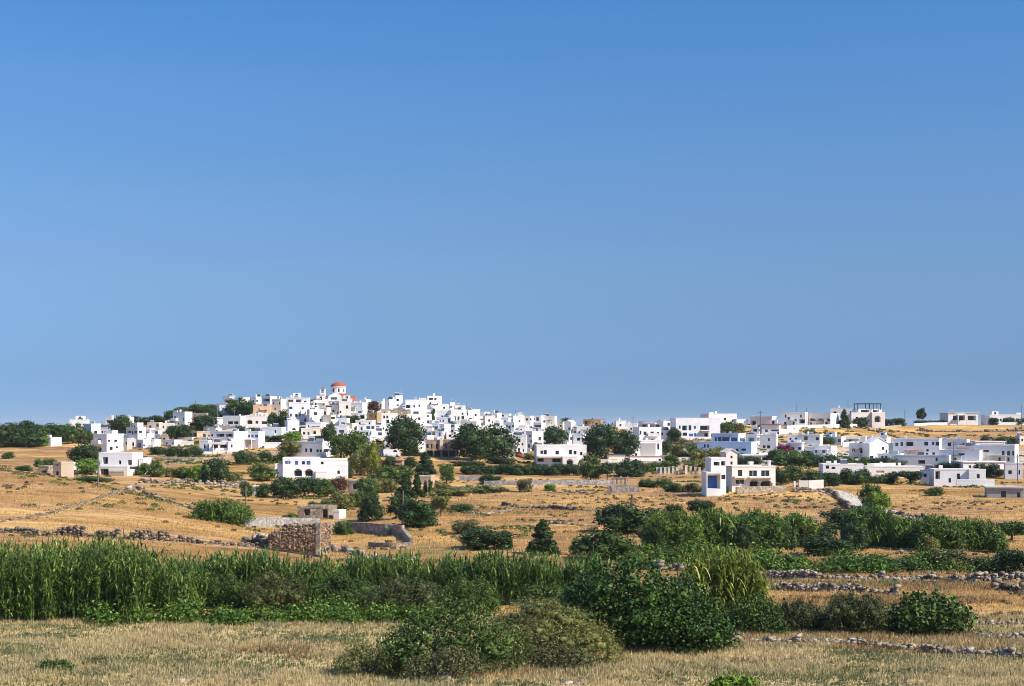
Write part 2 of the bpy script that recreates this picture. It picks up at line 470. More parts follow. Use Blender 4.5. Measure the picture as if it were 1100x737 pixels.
def reed_arrays(rg, pts, hts, leaf=0.62, n=13, w=0.055, low=.12, lean=None, up=(.35, .9)):
    """canes standing at pts with heights hts"""
    lean = rg.normal(0, 0.09, (len(pts), 2)) if lean is None else lean+rg.normal(0, 0.09, (len(pts), 2))
    # stems as thin crossed strips
    k = len(pts); a = rg.uniform(0, math.pi, k); sx = np.cos(a)*0.014; sy = np.sin(a)*0.014
    top = pts+np.stack([lean[:, 0]*hts, lean[:, 1]*hts, hts], 1)
    s = np.stack([sx, sy, np.zeros(k)], 1)
    V = np.stack([pts-s, pts+s, top+s*0.4, top-s*0.4], 1).reshape(-1, 3); Q = np.arange(k*4).reshape(-1, 4)
    parts = [(V, Q)]
    for i in range(n):
        t = (low+(1-low)*(i+rg.uniform(0, 1, k))/n)
        b = pts+(top-pts)*t[:, None]
        parts.append(blades(rg, b, 1, leaf, w, 1.15, up))
    parts.append(blades(rg, top-np.array([0, 0, .1]), 2, leaf*0.7, w*0.8, 0.7, (0.3, .9)))
    return join(parts)
# ------------------------------------------------------------------ houses
TILES = {'A':(0,400,5.67),'B':(130,400,5.67),'C':(260,400,5.67),'D':(390,400,5.67),'E':(520,420,5.67),'F':(650,420,5.67),'G':(780,420,5.67),'H':(910,420,5.668),
 '1':(60,440,9.2125),'2':(130,430,10.53),'3':(225,405,9.2125),'4':(295,405,9.2125),'5':(365,415,9.2125),'6':(435,415,9.2125),'7':(505,425,9.2125),'8':(575,425,9.2125),
 '9':(645,435,9.211),'10':(725,435,9.2125),'11':(745,475,10.0),'12':(795,430,10.53),'13':(885,425,7.37),'14':(985,435,7.017),
 'P':(0,0,1.0),'l':(0,480,3.929),'m':(270,480,3.929),'n':(540,500,3.929),'o':(810,500,3.793)}
def tp(t, x, y):
    ox, oy, s = TILES[t]; return ox+x/s, oy+y/s
def wall_face(b, w, h, z0, holes):
    """vertical wall of width w in its own plane (u across, v up, depth inwards) with recessed holes
    holes: (u0,v0,u1,v1,depth). Returns list of (quad pts in u,v,n)"""
    us = {0.0, w}; vs = {z0, h}
    for u0, v0, u1, v1, dp in holes: us |= {u0, u1}; vs |= {v0, v1}
    us = sorted(us); vs = sorted(vs); out = []
    def dep(u, v):
        for u0, v0, u1, v1, dp in holes:
            if u0 < u < u1 and v0 < v < v1: return dp
        return 0.0
    D = [[dep((us[i]+us[i+1])/2, (vs[j]+vs[j+1])/2) for j in range(len(vs)-1)] for i in range(len(us)-1)]
    for i in range(len(us)-1):
        for j in range(len(vs)-1):
            d = D[i][j]; a, c, e, g = us[i], us[i+1], vs[j], vs[j+1]
            out.append([(a, e, d), (c, e, d), (c, g, d), (a, g, d)])
            d2 = D[i+1][j] if i+1 < len(us)-1 else 0.0
            if abs(d-d2) > 1e-6: out.append([(c, e, d), (c, e, d2), (c, g, d2), (c, g, d)])
            d2 = D[i][j+1] if j+1 < len(vs)-1 else 0.0
            if abs(d-d2) > 1e-6: out.append([(a, g, d), (c, g, d), (c, g, d2), (a, g, d2)])
    return out
KD = {'B':1.9,'h':1.2,'w':0.22,'b':0.16,'d':0.25,'a':0.9,'p':1.6,'q':0.9,'n':0.22,'o':0.2}
def block(root, x0, x1, y0, y1, zb, zt_, mat, fo, so, near, name='wall', side='r', roof='flat', parapet=True, lime=None, lo=None):
    """one volume: footprint x0..x1, y0 (front)..y1, base zb to zt_; fo / so = openings (u0,v0,u1,v1,kind) on the front / visible side"""
    w = x1-x0; d = y1-y0
    ph = 0.32 if (parapet and roof == 'flat') else 0.0
    hw = zt_-ph
    def clampo(os, ww):
        r = []
        for u0, v0, u1, v1, k in os:
            u0 = max(0.12, u0); u1 = min(ww-0.12, u1); v1 = min(hw-0.12, v1); v0 = max(v0, zb+0.02)
            if u1-u0 < 0.25 or v1-v0 < 0.25: continue
            ok = all(u1 <= a or u0 >= c or v1 <= bb or v0 >= e for a, bb, c, e, _ in r)
            if ok: r.append((u0, v0, u1, v1, k))
        return r
    fo = clampo(fo, w); so = clampo(so, d)
    def holes(os):
        H = []
        for u0, v0, u1, v1, k in os:
            dp = min(KD[k], d*0.4)
            if k in 'a':
                n = 8; r = (u1-u0)/2; sp = max(v0+0.1, v1-r); hh = v1-sp
                for i in range(n):
                    a = u0+(u1-u0)*i/n; c = u0+(u1-u0)*(i+1)/n; t = ((a+c)/2-(u0+u1)/2)/r
                    H.append((a, v0, c, sp+hh*math.sqrt(max(0.02, 1-t*t)), dp))
            else: H.append((u0, v0, u1, v1, dp))
        return H
    b = MB()
    for q in wall_face(b, w, hw, zb, holes(fo)): b.quad(*[(x0+u, y0+n, v) for u, v, n in q])
    if side == 'r':
        for q in wall_face(b, d, hw, zb, holes(so)): b.quad(*[(x1-n, y0+u, v) for u, v, n in q])
        b.quad((x0, y1, zb), (x0, y0, zb), (x0, y0, hw), (x0, y1, hw))
    else:
        for q in wall_face(b, d, hw, zb, holes(so)): b.quad(*[(x0+n, y1-u, v) for u, v, n in q])
        b.quad((x1, y0, zb), (x1, y1, zb), (x1, y1, hw), (x1, y0, hw))
    b.quad((x1, y1, zb), (x0, y1, zb), (x0, y1, hw), (x1, y1, hw))
    if roof == 'gable':
        r = min(w*0.28, 1.9); xm = (x0+x1)/2
        b.quad((x0, y0, hw), (x1, y0, hw), (xm, y0, hw+r)); b.quad((x1, y1, hw), (x0, y1, hw), (xm, y1, hw+r))
    wall = b.build(name, mat, root)
    if roof == 'flat':
        if parapet:
            p = MB(); t = 0.24; o = 0.035
            p.box(x0-o, x1+o, y0-o, y0+t, hw, zt_); p.box(x0-o, x1+o, y1-t, y1+o, hw, zt_)
            p.box(x0-o, x0+t, y0+t, y1-t, hw, zt_); p.box(x1-t, x1+o, y0+t, y1-t, hw, zt_)
            p.build('parapet', lime or mat, root)
            r_ = MB(); r_.quad((x0, y0, hw+0.05), (x1, y0, hw+0.05), (x1, y1, hw+0.05), (x0, y1, hw+0.05)); r_.build('roof', 'roof_grey', root)
        else:
            r_ = MB(); r_.box(x0-0.25, x1+0.25, y0-0.3, y1+0.25, hw, hw+0.22); r_.build('roof', lime or mat, root)
    elif roof == 'gable':
        r_ = MB(); e = 0.2; s = r/(w/2)
        for sg in (-1, 1):
            xa = xm; xb = (x0-e) if sg < 0 else (x1+e); za = hw+r+0.02; zb2 = hw-e*s+0.02
            r_.quad((xa, y0-e, za), (xb, y0-e, zb2), (xb, y1+e, zb2), (xa, y1+e, za))
            r_.quad((xa, y0-e, za+0.16), (xb, y0-e, zb2+0.16), (xb, y1+e, zb2+0.16), (xa, y1+e, za+0.16))
            r_.quad((xa, y0-e, za), (xb, y0-e, zb2), (xb, y0-e, zb2+0.16), (xa, y0-e, za+0.16))
            r_.quad((xb, y0-e, zb2), (xb, y1+e, zb2), (xb, y1+e, zb2+0.16), (xb, y0-e, zb2+0.16))
        r_.build('roof', lime or mat, root)
    # joinery
    def fit(os, plane):
        for u0, v0, u1, v1, k in os:
            dp = min(KD[k], d*0.4)
            def P(u, v, n):
                if plane == 'f': return (x0+u, y0+n, v)
                return (x1-n, y0+u, v) if side == 'r' else (x0+n, y1-u, v)
            def slab(mb, a, e, c, g, n0, n1):
                q = [P(a, e, n0), P(c, e, n0), P(c, g, n0), P(a, g, n0), P(a, e, n1), P(c, e, n1), P(c, g, n1), P(a, g, n1)]
                bb = len(mb.v); mb.v += q
                for f in ((0,1,2,3),(0,4,5,1),(1,5,6,2),(2,6,7,3),(3,7,4,0)): mb.f.append(tuple(bb+i for i in f))
            uw, vh = u1-u0, v1-v0
            if k in 'wbn':
                pm = MB(); slab(pm, u0+0.02, v0+0.02, u1-0.02, v1-0.02, dp-0.07, dp-0.02)
                win = pm.build('window', 'window_glass' if k != 'b' else 'blue_paint', root)
                if near and uw > .95 and vh > .8:
                    fm = MB(); t = 0.07
                    for a, e, c, g in ((u0,v0,u0+t,v1),(u1-t,v0,u1,v1),(u0+t,v0,u1-t,v0+t),(u0+t,v1-t,u1-t,v1),((u0+u1)/2-t/2,v0+t,(u0+u1)/2+t/2,v1-t)):
                        slab(fm, a, e, c, g, dp-0.12, dp-0.06)
                    fm.build('frame', 'blue_paint' if k == 'b' else 'white_paint', win)
                    sm = MB(); slab(sm, u0-0.08, v0-0.1, u1+0.08, v0-0.015, -0.08, 0.0); sm.build('sill', 'white_paint', win)
            elif k == 'd':
                pm = MB(); slab(pm, u0+0.02, v0, u1-0.02, v1-0.02, dp-0.08, dp-0.02)
                pm.build('door', RNG.choice(['brown_wood', 'dark_wood', 'blue_paint']), root)
            elif k == 'o':
                pm = MB(); slab(pm, u0+0.02, v0, u1-0.02, v1-0.02, dp-0.08, dp-0.02)
                pm.build('shutter', 'tan_plaster', root)
            elif k == 'h': pass
            else:   # porch / arch: glazed panes deep inside, dark and blue colour put in as shade
                m_ = 'window_glass' if k in 'ap' else ('blue_paint' if k == 'B' else 'pale_blue_paint')
                pm = MB(); n = max(1, int(uw/2.4))
                for i in range(n):
                    a = u0+uw*(i+0.12)/n; c = u0+uw*(i+0.88)/n
                    slab(pm, a, v0+0.05, c, v0+vh*(0.86 if k != 'a' else 0.7), dp-0.07, dp-0.02)
                pm.build('glazed_shade_pane', m_, root)
                if k in 'p' and uw > 5 and near:
                    pm = MB()
                    for i in range(1, int(uw/2.6)+1):
                        a = u0+uw*i/(int(uw/2.6)+1); slab(pm, a-0.12, v0, a+0.12, v1, 0.05, 0.3)
                    pm.build('pillar', mat, root)
    fit(fo, 'f'); fit(so, 's')
    return wall
ALLH = []; HD = {}
def parse(s):
    r = []
    for e in s.split(';'):
        e = e.split()
        if len(e) == 5: r.append((float(e[0]), float(e[1]), float(e[2]), float(e[3]), e[4]))
    return r
WMATS = {'w':'white_plaster','c':'cream_plaster','i':'ivory_plaster','p':'peach_plaster','g':'grey_plaster','b':'beige_plaster','s':'pink_stone','f':'field_stone','t':'terracotta_plaster','n':'tan_plaster','k':'concrete','u':'blue_shade_plaster'}
def house(t, x0, yt, x1, yb, yaw, col, label, op='', d=None, blocks=(), roof='flat', cat='house', name='house', group=None, lime=None, chim=None, parapet=True, posts=False, Y=None, found=3.0):
    px0, pt = tp(t, x0, yt); px1, pb = tp(t, x1, yb)
    p = at((px0+px1)/2, pb)
    if Y: p = Vector((((px0+px1)/2-550)/F*Y, Y, HC-(pb-HOR)/F*Y))
    Y0 = p.y; m = Y0/F; W = (px1-px0)*m; H = max((pb-pt)*m, 1.2)
    if Y0 > 380: W *= 1.07; H *= 1.06
    if Y0 > 410 and abs(yaw) <= 12 and name == 'house' and not blocks and roof == 'flat': yaw += RNG.choice((0, 0, 0, -16, -24, -30))
    a = R(yaw); ca, sa = math.cos(a), abs(math.sin(a))
    if d is None:
        w = W/(ca+0.75*sa); d = 0.75*w
        if d > 10: d = 10; w = (W-d*sa)/ca
        if d < 3.5: d = 3.5; w = max((W-d*sa)/ca, 2.0)
    else: w = (W-d*sa)/ca
    side = 'r' if yaw <= 0 else 'l'
    # nearest corner at Y0, lateral centre at p.x
    cs = [(sx*w/2, sy*d/2) for sx in (-1, 1) for sy in (-1, 1)]
    rc = [(cx*math.cos(a)-cy*math.sin(a), cx*math.sin(a)+cy*math.cos(a)) for cx, cy in cs]
    oy = Y0-min(c[1] for c in rc); ox = p.x-(max(c[0] for c in rc)+min(c[0] for c in rc))/2
    zb = HC-(pb-HOR)/F*Y0
    root = empty(name, (ox, oy, zb), a)
    tag(root, label, cat, group)
    near = Y0 < 372
    s = TILES[t][2]
    fw = w*ca/m*s         # front width in tile pixels
    fx0 = x0 if side == 'r' else x1-fw
    sw = d*sa/m*s
    def conv(ops, ybase, z_off):
        fo, so = [], []
        for a0, b0, a1, b1, k in ops:
            v0 = (yb-b1)/s*m; v1 = (yb-b0)/s*m; mid = (a0+a1)/2
            if fx0 <= mid <= fx0+fw or sw < 3:
                fo.append(((a0-fx0)/fw*w, v0, (a1-fx0)/fw*w, v1, k))
            elif side == 'r': so.append(((a0-fx0-fw)/sw*d, v0, (a1-fx0-fw)/sw*d, v1, k))
            else: so.append(((a0-x0)/sw*d, v0, (a1-x0)/sw*d, v1, k))
        return fo, so
    if op == '':
        fo, so = [], []; ns = max(1, int(round((H-0.3)/3.0))); n = max(1, int(w/3.0)); sh = (H-0.35)/ns
        for i in range(ns):
            for j in range(n):
                if RNG.random() < 0.25: continue
                u = w*(j+0.5)/n+RNG.uniform(-0.3, 0.3); ww = RNG.choice((0.8, 0.95, 1.2, 1.7))
                if i == 0 and RNG.random() < 0.3: fo.append((u-0.5, 0.02, u+0.5, min(2.1, sh-0.2), 'd'))
                else: fo.append((u-ww/2, i*sh+min(0.9, sh*.35), u+ww/2, i*sh+min(2.1, sh*0.8), 'w' if RNG.random() < 0.8 else 'b'))
        if RNG.random() < 0.6: so.append((d*0.5-0.5, (ns-1)*sh+0.9, d*0.5+0.5, (ns-1)*sh+2.1, 'w'))
    elif op == '-': fo, so = [], []
    else:
        fo, so = conv(parse(op), yb, 0)
        if Y0 > 400 and name == 'house':
            n = max(1, int(w/2.6)); ns = max(1, int(round((H-.3)/3.0))); sh = (H-.35)/ns
            for i in range(ns):
                for j in range(n):
                    if RNG.random() < .45: continue
                    u = w*(j+.5)/n+RNG.uniform(-.3, .3); ww = RNG.choice((.6, .75, .9)); a0, b0, a1, b1 = u-ww/2, i*sh+min(.9, sh*.35), u+ww/2, i*sh+min(2.0, sh*.75)
                    if all(a1+.25 <= q[0] or a0-.25 >= q[2] or b1+.2 <= q[1] or b0-.2 >= q[3] for q in fo): fo.append((a0, b0, a1, b1, 'w'))
    for o in list(fo):
        pass
    block(root, -w/2, w/2, -d/2, d/2, -found, H, WMATS[col], fo, so, near, 'wall', side, roof, parapet, lime and WMATS.get(lime, lime))
    for bl in blocks:
        bx0, bt, bx1, bb, dy, bd, bcol, bop = bl[:8]; br = bl[8] if len(bl) > 8 else 'flat'
        u0 = (bx0-fx0)/fw*w-w/2; u1 = (bx1-fx0)/fw*w-w/2
        z1 = (yb-bt)/s*m; z0 = (yb-bb)/s*m
        o = [((q[0]-bx0)/fw*w, (yb-q[3])/s*m, (q[2]-bx0)/fw*w, (yb-q[1])/s*m, q[4]) for q in parse(bop)]
        if bb >= yb-2: z0 -= found
        block(root, u0, u1, -d/2+dy, -d/2+dy+bd, z0, z1, WMATS[bcol], o, [], near, 'wing', side, br)
    if ((Y0 > 425 and px0 > 225 and px1 < 660 and pb < 486 and RNG.random() < .85) or (Y0 > 395 and 140 < px0 < 1080 and RNG.random() < .6)) and H > 2 and name == 'house':
        c = MB(); a0 = -w*RNG.uniform(.5, .95); a1 = w*RNG.uniform(.5, .95); q = RNG.uniform(1.6, 3.2); zz = RNG.uniform(.15, .9)
        c.box(a0, a1, -d/2-q, -d/2-.03, -5, zz); c.build('terrace', RNG.choice(['white_plaster']*4+['ivory_plaster', 'pale_stone']), root)
    if Y0 > 395 and H > 2.3 and roof == 'flat' and not blocks and w > 4 and RNG.random() < .26 and name == 'house':
        c = MB(); q = RNG.uniform(1.0, min(2.2, w*.3)); cx = RNG.uniform(-.5, .5)*(w-2*q-.6); zz = RNG.uniform(.7, 1.7)
        c.box(cx-q, cx+q, .1*d, d*.5-.3, H-.28, H+zz); c.build('roof_room', WMATS[col], root)
        if zz > 1.1:
            c = MB(); c.box(cx-.4, cx+.4, .1*d-.05, .1*d-.01, H+.1, H+zz-.25); c.build('window', 'window_glass', root)
    if Y0 > 318 and name == 'house' and roof == 'flat' and w > 4.5 and H > 2.6 and not blocks:
        fm = WMATS[col]
        if H > 5.0 and RNG.random() < .55:
            c = MB(); bw = RNG.uniform(.25, .6)*w; cx = RNG.uniform(-.5, .5)*(w-bw); zz = H*.5
            c.box(cx-bw/2, cx+bw/2, -d/2-1.25, -d/2-.01, zz-.16, zz); c.box(cx-bw/2, cx+bw/2, -d/2-1.25, -d/2-1.13, zz, zz+.85); c.box(cx-bw/2, cx-bw/2+.12, -d/2-1.13, -d/2-.01, zz, zz+.85); c.box(cx+bw/2-.12, cx+bw/2, -d/2-1.13, -d/2-.01, zz, zz+.85); c.build('balcony', fm, root)
        if RNG.random() < .4:
            bw = RNG.uniform(.3, .65)*w; cx = RNG.uniform(-.5, .5)*(w-bw); zz = min(2.5, H*.75); q = RNG.uniform(1.5, 2.4)
            c = MB(); c.box(cx-bw/2, cx+bw/2, -d/2-q, -d/2-.01, zz, zz+.18); pr = c.build('porch_roof', RNG.choice([fm, fm, 'grey_wood', 'terracotta_plaster']), root)
            for e in (cx-bw/2+.15, cx+bw/2-.15):
                c = MB(); c.box(e-.12, e+.12, -d/2-q+.05, -d/2-q+.29, -3, zz); c.build('post', fm, root)
        if RNG.random() < .4:
            c = MB(); cx = RNG.choice((-1, 1))*(w/2-RNG.uniform(.7, 1.4)); q = RNG.uniform(.6, 1.1); c.box(cx-q, cx+q, -d/2-.06, -d/2+.27, H-.02, H+RNG.uniform(.35, .8)); c.build('parapet_block', fm, root)
        if H > 4.5 and RNG.random() < .3:
            c = MB(); n = 9; sx = RNG.choice((-1, 1)); x0_ = sx*w*.42
            for i in range(n):
                xa = x0_-sx*i*.42; c.box(min(xa, xa-sx*.42), max(xa, xa-sx*.42), -d/2-1.0, -d/2-.012, -3 if i < 3 else (i*.3-.6), (i+1)*.3)
            c.build('stairs', fm, root)
    nch = chim if chim is not None else (1 if RNG.random() < 0.45 and roof == 'flat' and H > 2.5 else 0)
    for i in range(nch):
        c = MB(); cx = RNG.uniform(-0.35, 0.35)*w; cy = RNG.uniform(-0.1, 0.3)*d; q = RNG.uniform(0.25, 0.4)
        c.box(cx-q, cx+q, cy-q*.8, cy+q*.8, H-0.3, H+RNG.uniform(0.5, 1.0)); c.build('chimney', WMATS[col], root)
    if chim is None and RNG.random() < 0.3 and roof == 'flat' and H > 2.5 and name == 'house':
        c = MB(); cx = RNG.uniform(-0.3, 0.3)*w
        c.cyl((cx-0.6, d*0.1, H+0.55), (cx+0.6, d*0.1, H+0.55), 0.28, 0.28, 8); c.box(cx-0.7, cx+0.7, d*0.1-0.2, d*0.1+0.6, H-0.25, H+0.22)
        c.build('water_tank', 'metal_grey', root)
    if Y0 > 300 and H > 2.5 and name == 'house':
        for i in range(RNG.choice((0, 0, 1, 1, 2))):
            c = MB(); cx = RNG.uniform(-.4, .4)*w; cy = RNG.uniform(-.3, .4)*d; hh = RNG.uniform(1.2, 2.6)
            c.cyl((cx, cy, H-.3), (cx, cy, H+hh), .035, .03, 5); c.box(cx-.5, cx+.5, cy-.02, cy+.02, H+hh-.12, H+hh-.07); c.box(cx-.35, cx+.35, cy-.02, cy+.02, H+hh-.42, H+hh-.37); c.build('aerial', 'metal_grey', root)
        if RNG.random() < .25 and roof == 'flat':
            c = MB(); cx = RNG.uniform(-.3, .3)*w; c.quad((cx-.9, -.2, H-.1), (cx+.9, -.2, H-.1), (cx+.9, .7, H+.75), (cx-.9, .7, H+.75)); c.quad((cx-.9, -.12, H-.14), (cx+.9, -.12, H-.14), (cx+.9, .74, H+.71), (cx-.9, .74, H+.71)); sp_ = c.build('solar_panel', 'slate_sheet', root)
            c = MB(); c.cyl((cx-.8, .85, H+.85), (cx+.8, .85, H+.85), .25, .25, 8); c.box(cx-.7, cx+.7, .7, 1.0, H-.25, H+.62); c.build('tank', 'metal_grey', sp_)
    ALLH.append((root, px0, pt, px1, pb, Y0))
    HD[root.name] = (w, d, H)
    return root
h = house
# ---- left end of the village
h('A',175,400,340,452,-22,'w','low white cottage at the foot of the dark wood at far left','205 420 225 440 w;240 425 252 445 w',d=5)
h('1',-2,150,38,205,10,'w','small white house half hidden by trees at the very left of the skyline','10 165 22 180 w')
h('1',125,105,298,222,8,'w','white flat house with two dark square windows behind the leftmost village trees','213 140 242 158 w;253 140 277 158 w')
h('1',262,150,412,332,-38,'w','shaded bluish white house with two tall doors left of the arcaded house','277 285 300 330 n;312 285 330 330 n;376 210 400 240 w',lime='w')
h('1',490,82,572,190,-12,'w','white skyline house with dark porch behind the tall tree at left','497 104 560 132 p')
h('1',400,180,540,258,6,'w','white house with planted green roof terrace above the arcaded house','450 212 468 236 w;480 212 497 236 w',chim=0)
h('1',356,250,602,424,-27,'w','white house with shaded two storey arcade on its front and blank lit side','398 288 458 325 a;396 360 452 415 a;520 300 535 320 w;560 300 580 322 w;530 370 550 405 w;570 365 585 385 w',d=7,chim=0)
h('1',672,82,745,190,5,'w','white skyline house just right of the tall tree at left','700 120 720 145 w')
h('1',602,288,722,400,-10,'g','plain grey rendered house right of the arcaded house','690 320 712 350 w',chim=0)
MAINL = h('1',385,560,745,708,-6,'w','large stepped white house with beige stone bay standing in the dry field at left',
  '430 585 515 650 p;640 600 641 601 w;728 600 737 660 w',d=8,
  blocks=[(395,425,737,566,1.2,6.5,'w','432 470 488 540 p;600 505 625 545 w;690 500 735 550 p'),
          (525,606,680,706,-0.35,1.2,'b','')],Y=312)
h('P',149,492,156.5,516.5,-6,'w','narrow white annex on the right end of the stepped house at left','150.5 502 153 507 w',Y=316,d=5,chim=0)
h('A',316,546,416,638,-22,'b','small square beige stone hut in the left field','335 603 355 628 w;340 560 350 572 w',chim=0,parapet=True,d=3.6)
h('A',230,568,318,616,-12,'f','low roofless stone shed left of the square beige hut','250 598 284 612 h',chim=0,d=3.5)
h('A',436,548,458,602,-30,'w','narrow white water tower block beside the beige hut','',chim=0,d=2.5)
# ---- tile 2
h('2',28,200,108,318,-14,'w','tall white cube rising at the left edge of the long tree ridge','45 225 60 245 w')
h('2',98,258,220,342,8,'w','white house with one square window right of the tall white cube','140 285 162 307 w')
h('2',42,318,246,525,-30,'w','shaded white house with deep blue porch below the tall white cube','60 345 110 372 p;148 345 188 375 p;205 345 230 370 w;75 470 95 512 d')
h('2',250,320,345,395,6,'w','white house with wide porch under the dark ridge trees','256 340 330 378 p')
h('2',250,382,330,470,-8,'w','bright white cube in front of the wide porch house','255 390 268 420 w')
h('2',298,254,436,335,10,'c','cream house with two doorways below the dark ridge trees','318 285 345 310 w;400 265 432 302 d')
h('2',440,262,592,352,10,'i','pale cream house left of the tall grey white block','515 295 540 318 w;465 290 482 315 w')
h('2',574,140,772,332,-27,'w','tall white block with shaded front beside the hilltop trees','590 180 612 202 w;705 200 728 232 w;640 250 656 275 w')
h('2',342,338,434,442,-8,'w','white house with blue porch in the second row at left','378 350 430 380 q;350 395 372 425 w')
h('2',405,385,456,462,8,'w','slim bright white cube beside the beige lean-to','418 400 432 420 w')
h('2',456,388,545,468,6,'b','beige lean-to house below the pale cream house','475 425 500 455 w')
h('2',72,440,152,525,10,'w','low white house with arched door at the left end of the front row','110 470 138 522 a;85 470 98 495 w')
h('2',168,450,304,545,-12,'w','low white house with wide dark porch in the front row at left','176 488 228 535 p;250 500 270 520 w')
h('2',296,448,418,530,10,'w','bright low white house with single window third in the front row at left','368 490 392 518 w')
h('2',455,450,660,520,-32,'w','long low bluish white building above the hedge','500 475 520 500 w;580 475 600 500 w',d=3.5)
h('2',655,470,805,520,10,'w','long low bright white building above the hedge','-',chim=0)
h('2',705,360,905,432,0,'b','low beige house with long shaded pergola porch among trees','718 372 800 412 p;806 372 892 412 p',parapet=False)
h('2',905,358,1015,468,6,'c','cream house with one dark doorway right of the pergola house','922 378 952 418 d;980 390 1000 410 w')
h('2',888,460,1005,598,-10,'w','grey white cube with single window beside the long gallery house','935 500 960 542 w;935 470 936 471 w')
h('2',780,150,985,196,6,'b','long low beige building on the hilltop among trees','-',chim=0)
# ---- tile 3
h('3',128,195,228,268,-8,'w','white skyline house with dark veranda left of the hilltop trees','145 228 216 252 p',parapet=False)
h('3',55,285,262,388,22,'w','white cube house with shaded left wall below the hilltop trees','138 303 176 332 a;210 303 227 327 w')
h('3',298,200,385,250,6,'w','small white skyline house behind the hilltop trees','340 215 352 230 w')
h('3',398,200,512,292,-36,'w','blue shaded white block on the skyline right of the hilltop trees','430 225 445 245 w;465 225 480 245 w')
h('3',508,195,650,292,-8,'w','white skyline house with dark porch and lit right end','522 214 598 242 p;622 225 636 245 w')
h('3',615,225,742,372,6,'c','tall cream house between the porch house and the big three storey block','640 303 657 327 w;625 250 640 272 w;690 250 705 272 w')
h('3',428,293,595,400,5,'p','peach house with flat roof below the skyline at left of the poplars','474 312 492 342 d;540 318 556 338 w')
h('3',132,390,328,502,4,'w','white house with open gallery along its upper floor','182 438 236 466 p;243 438 292 466 p;180 478 200 500 w;255 478 275 500 w')
h('3',340,388,585,512,8,'i','ivory house with one arched window and a roof room','365 422 416 465 a;445 435 471 462 w;505 438 556 466 w',
  blocks=[(465,356,560,392,1.5,4,'i','473 372 500 388 w;520 372 536 388 w')])
h('3',-5,412,112,505,6,'w','white house with brown shaded veranda at the left foot of the hill','42 442 106 482 p',parapet=False)
h('3',42,548,346,740,-22,'w','wide white house with long shaded gallery and bright end tower','60 562 150 592 p;160 562 240 592 p;180 625 205 655 w;70 625 90 650 w',d=9)
h('3',346,545,524,705,8,'w','white house with row of blue windows and two arched doors','335 570 402 600 b;412 570 440 600 b;450 570 500 600 b;355 622 381 668 a;395 628 413 668 a')
h('3',520,503,728,645,8,'w','white house with blank parapet and a planted ground terrace','648 525 666 557 w;560 588 700 628 p')
h('3',535,650,697,706,8,'w','low white annex wall building under the planted terrace','-',chim=0,d=3)
h('3',0,510,100,645,8,'i','ivory stepped house left of the long gallery house','15 565 35 590 w;10 615 30 640 w;60 525 80 545 w')
h('3',-5,650,184,748,3,'w','low white house with two long dark porches at the field edge','14 668 78 702 p;92 668 164 702 p')
h('3',176,640,262,748,6,'w','small bright white cube with one window at the field edge','208 668 224 698 w')
# ---- tile 4
h('4',112,208,333,300,3,'w','white skyline house with brown shutter and grey panel left of the church','125 225 176 255 o;192 222 250 266 q;280 235 306 256 w')
h('4',98,262,335,470,12,'w','big white three storey block right of the poplars','128 295 166 317 w;193 366 215 396 w;232 368 246 392 w;144 362 160 392 w;255 300 275 320 w',d=8)
h('4',88,438,232,560,24,'w','white cube with shaded left wall and a low arch under the big block','165 503 201 528 a')
h('4',310,328,474,478,22,'w','white cube house with three small windows below the bell tower','380 348 412 376 w;384 414 402 442 w;434 414 453 442 w')
h('4',308,452,484,515,8,'w','low white house with long dark awning right of the big block','366 488 452 506 p;330 475 345 495 w')
h('4',368,236,524,330,12,'w','white house with two dark windows just under the red roofed bell tower','390 254 416 282 w;382 310 420 326 w;470 262 486 282 w')
h('4',440,308,540,420,8,'c','cream house with dark square porch below the church','446 340 524 376 p')
h('4',500,282,665,402,10,'c','cream house with long dark slit under the church arch','500 284 572 298 w;572 325 596 357 w;622 345 640 368 w')
h('4',625,250,748,404,10,'i','ivory house with arched doorway right below the church dome','698 278 724 314 a;638 334 656 358 w;600 270 601 271 w')
h('4',478,380,590,478,4,'c','small cream house right of the white cube with three windows','560 395 592 417 w')
h('4',588,414,728,500,8,'w','white house with recessed square window left of the green terrace','648 448 692 476 p')
h('4',572,488,722,600,-6,'w','white house with pale blue front and bright cornice','638 524 692 552 q;600 530 616 552 w',lime='w')
h('4',252,512,362,600,6,'i','pinkish ivory house with dark red awning among trees','275 545 300 570 w;320 545 340 575 d')
h('4',366,503,458,590,6,'c','cream house with a single dark arch among trees','378 528 408 575 a')
h('4',332,588,494,652,6,'w','long low white house below the cream house with the arch','360 605 380 625 w;440 605 460 625 w')
h('C',298,426,548,522,-22,'w','white two part house with six blue grey windows behind the big arched villa','385 464 399 487 w;414 464 431 487 w;458 470 474 487 w;478 470 493 487 w;506 468 526 487 w;320 465 335 487 w',d=8)
h('C',172,562,640,652,7,'w','big white villa with two dark arches and blue windows in front of the village','196 588 216 611 b;254 590 272 613 w;575 600 590 620 w',d=9,chim=1,
  blocks=[(248,520,468,650,-0.9,9.4,'w','262 538 278 558 b;281 538 294 558 b;320 540 340 563 b;362 541 380 561 w;390 540 413 563 b;316 588 363 632 a;379 588 430 632 a'),
          (468,528,636,600,0.6,8,'w','474 545 492 590 w'),(445,600,512,652,-2.2,1.6,'w','')])
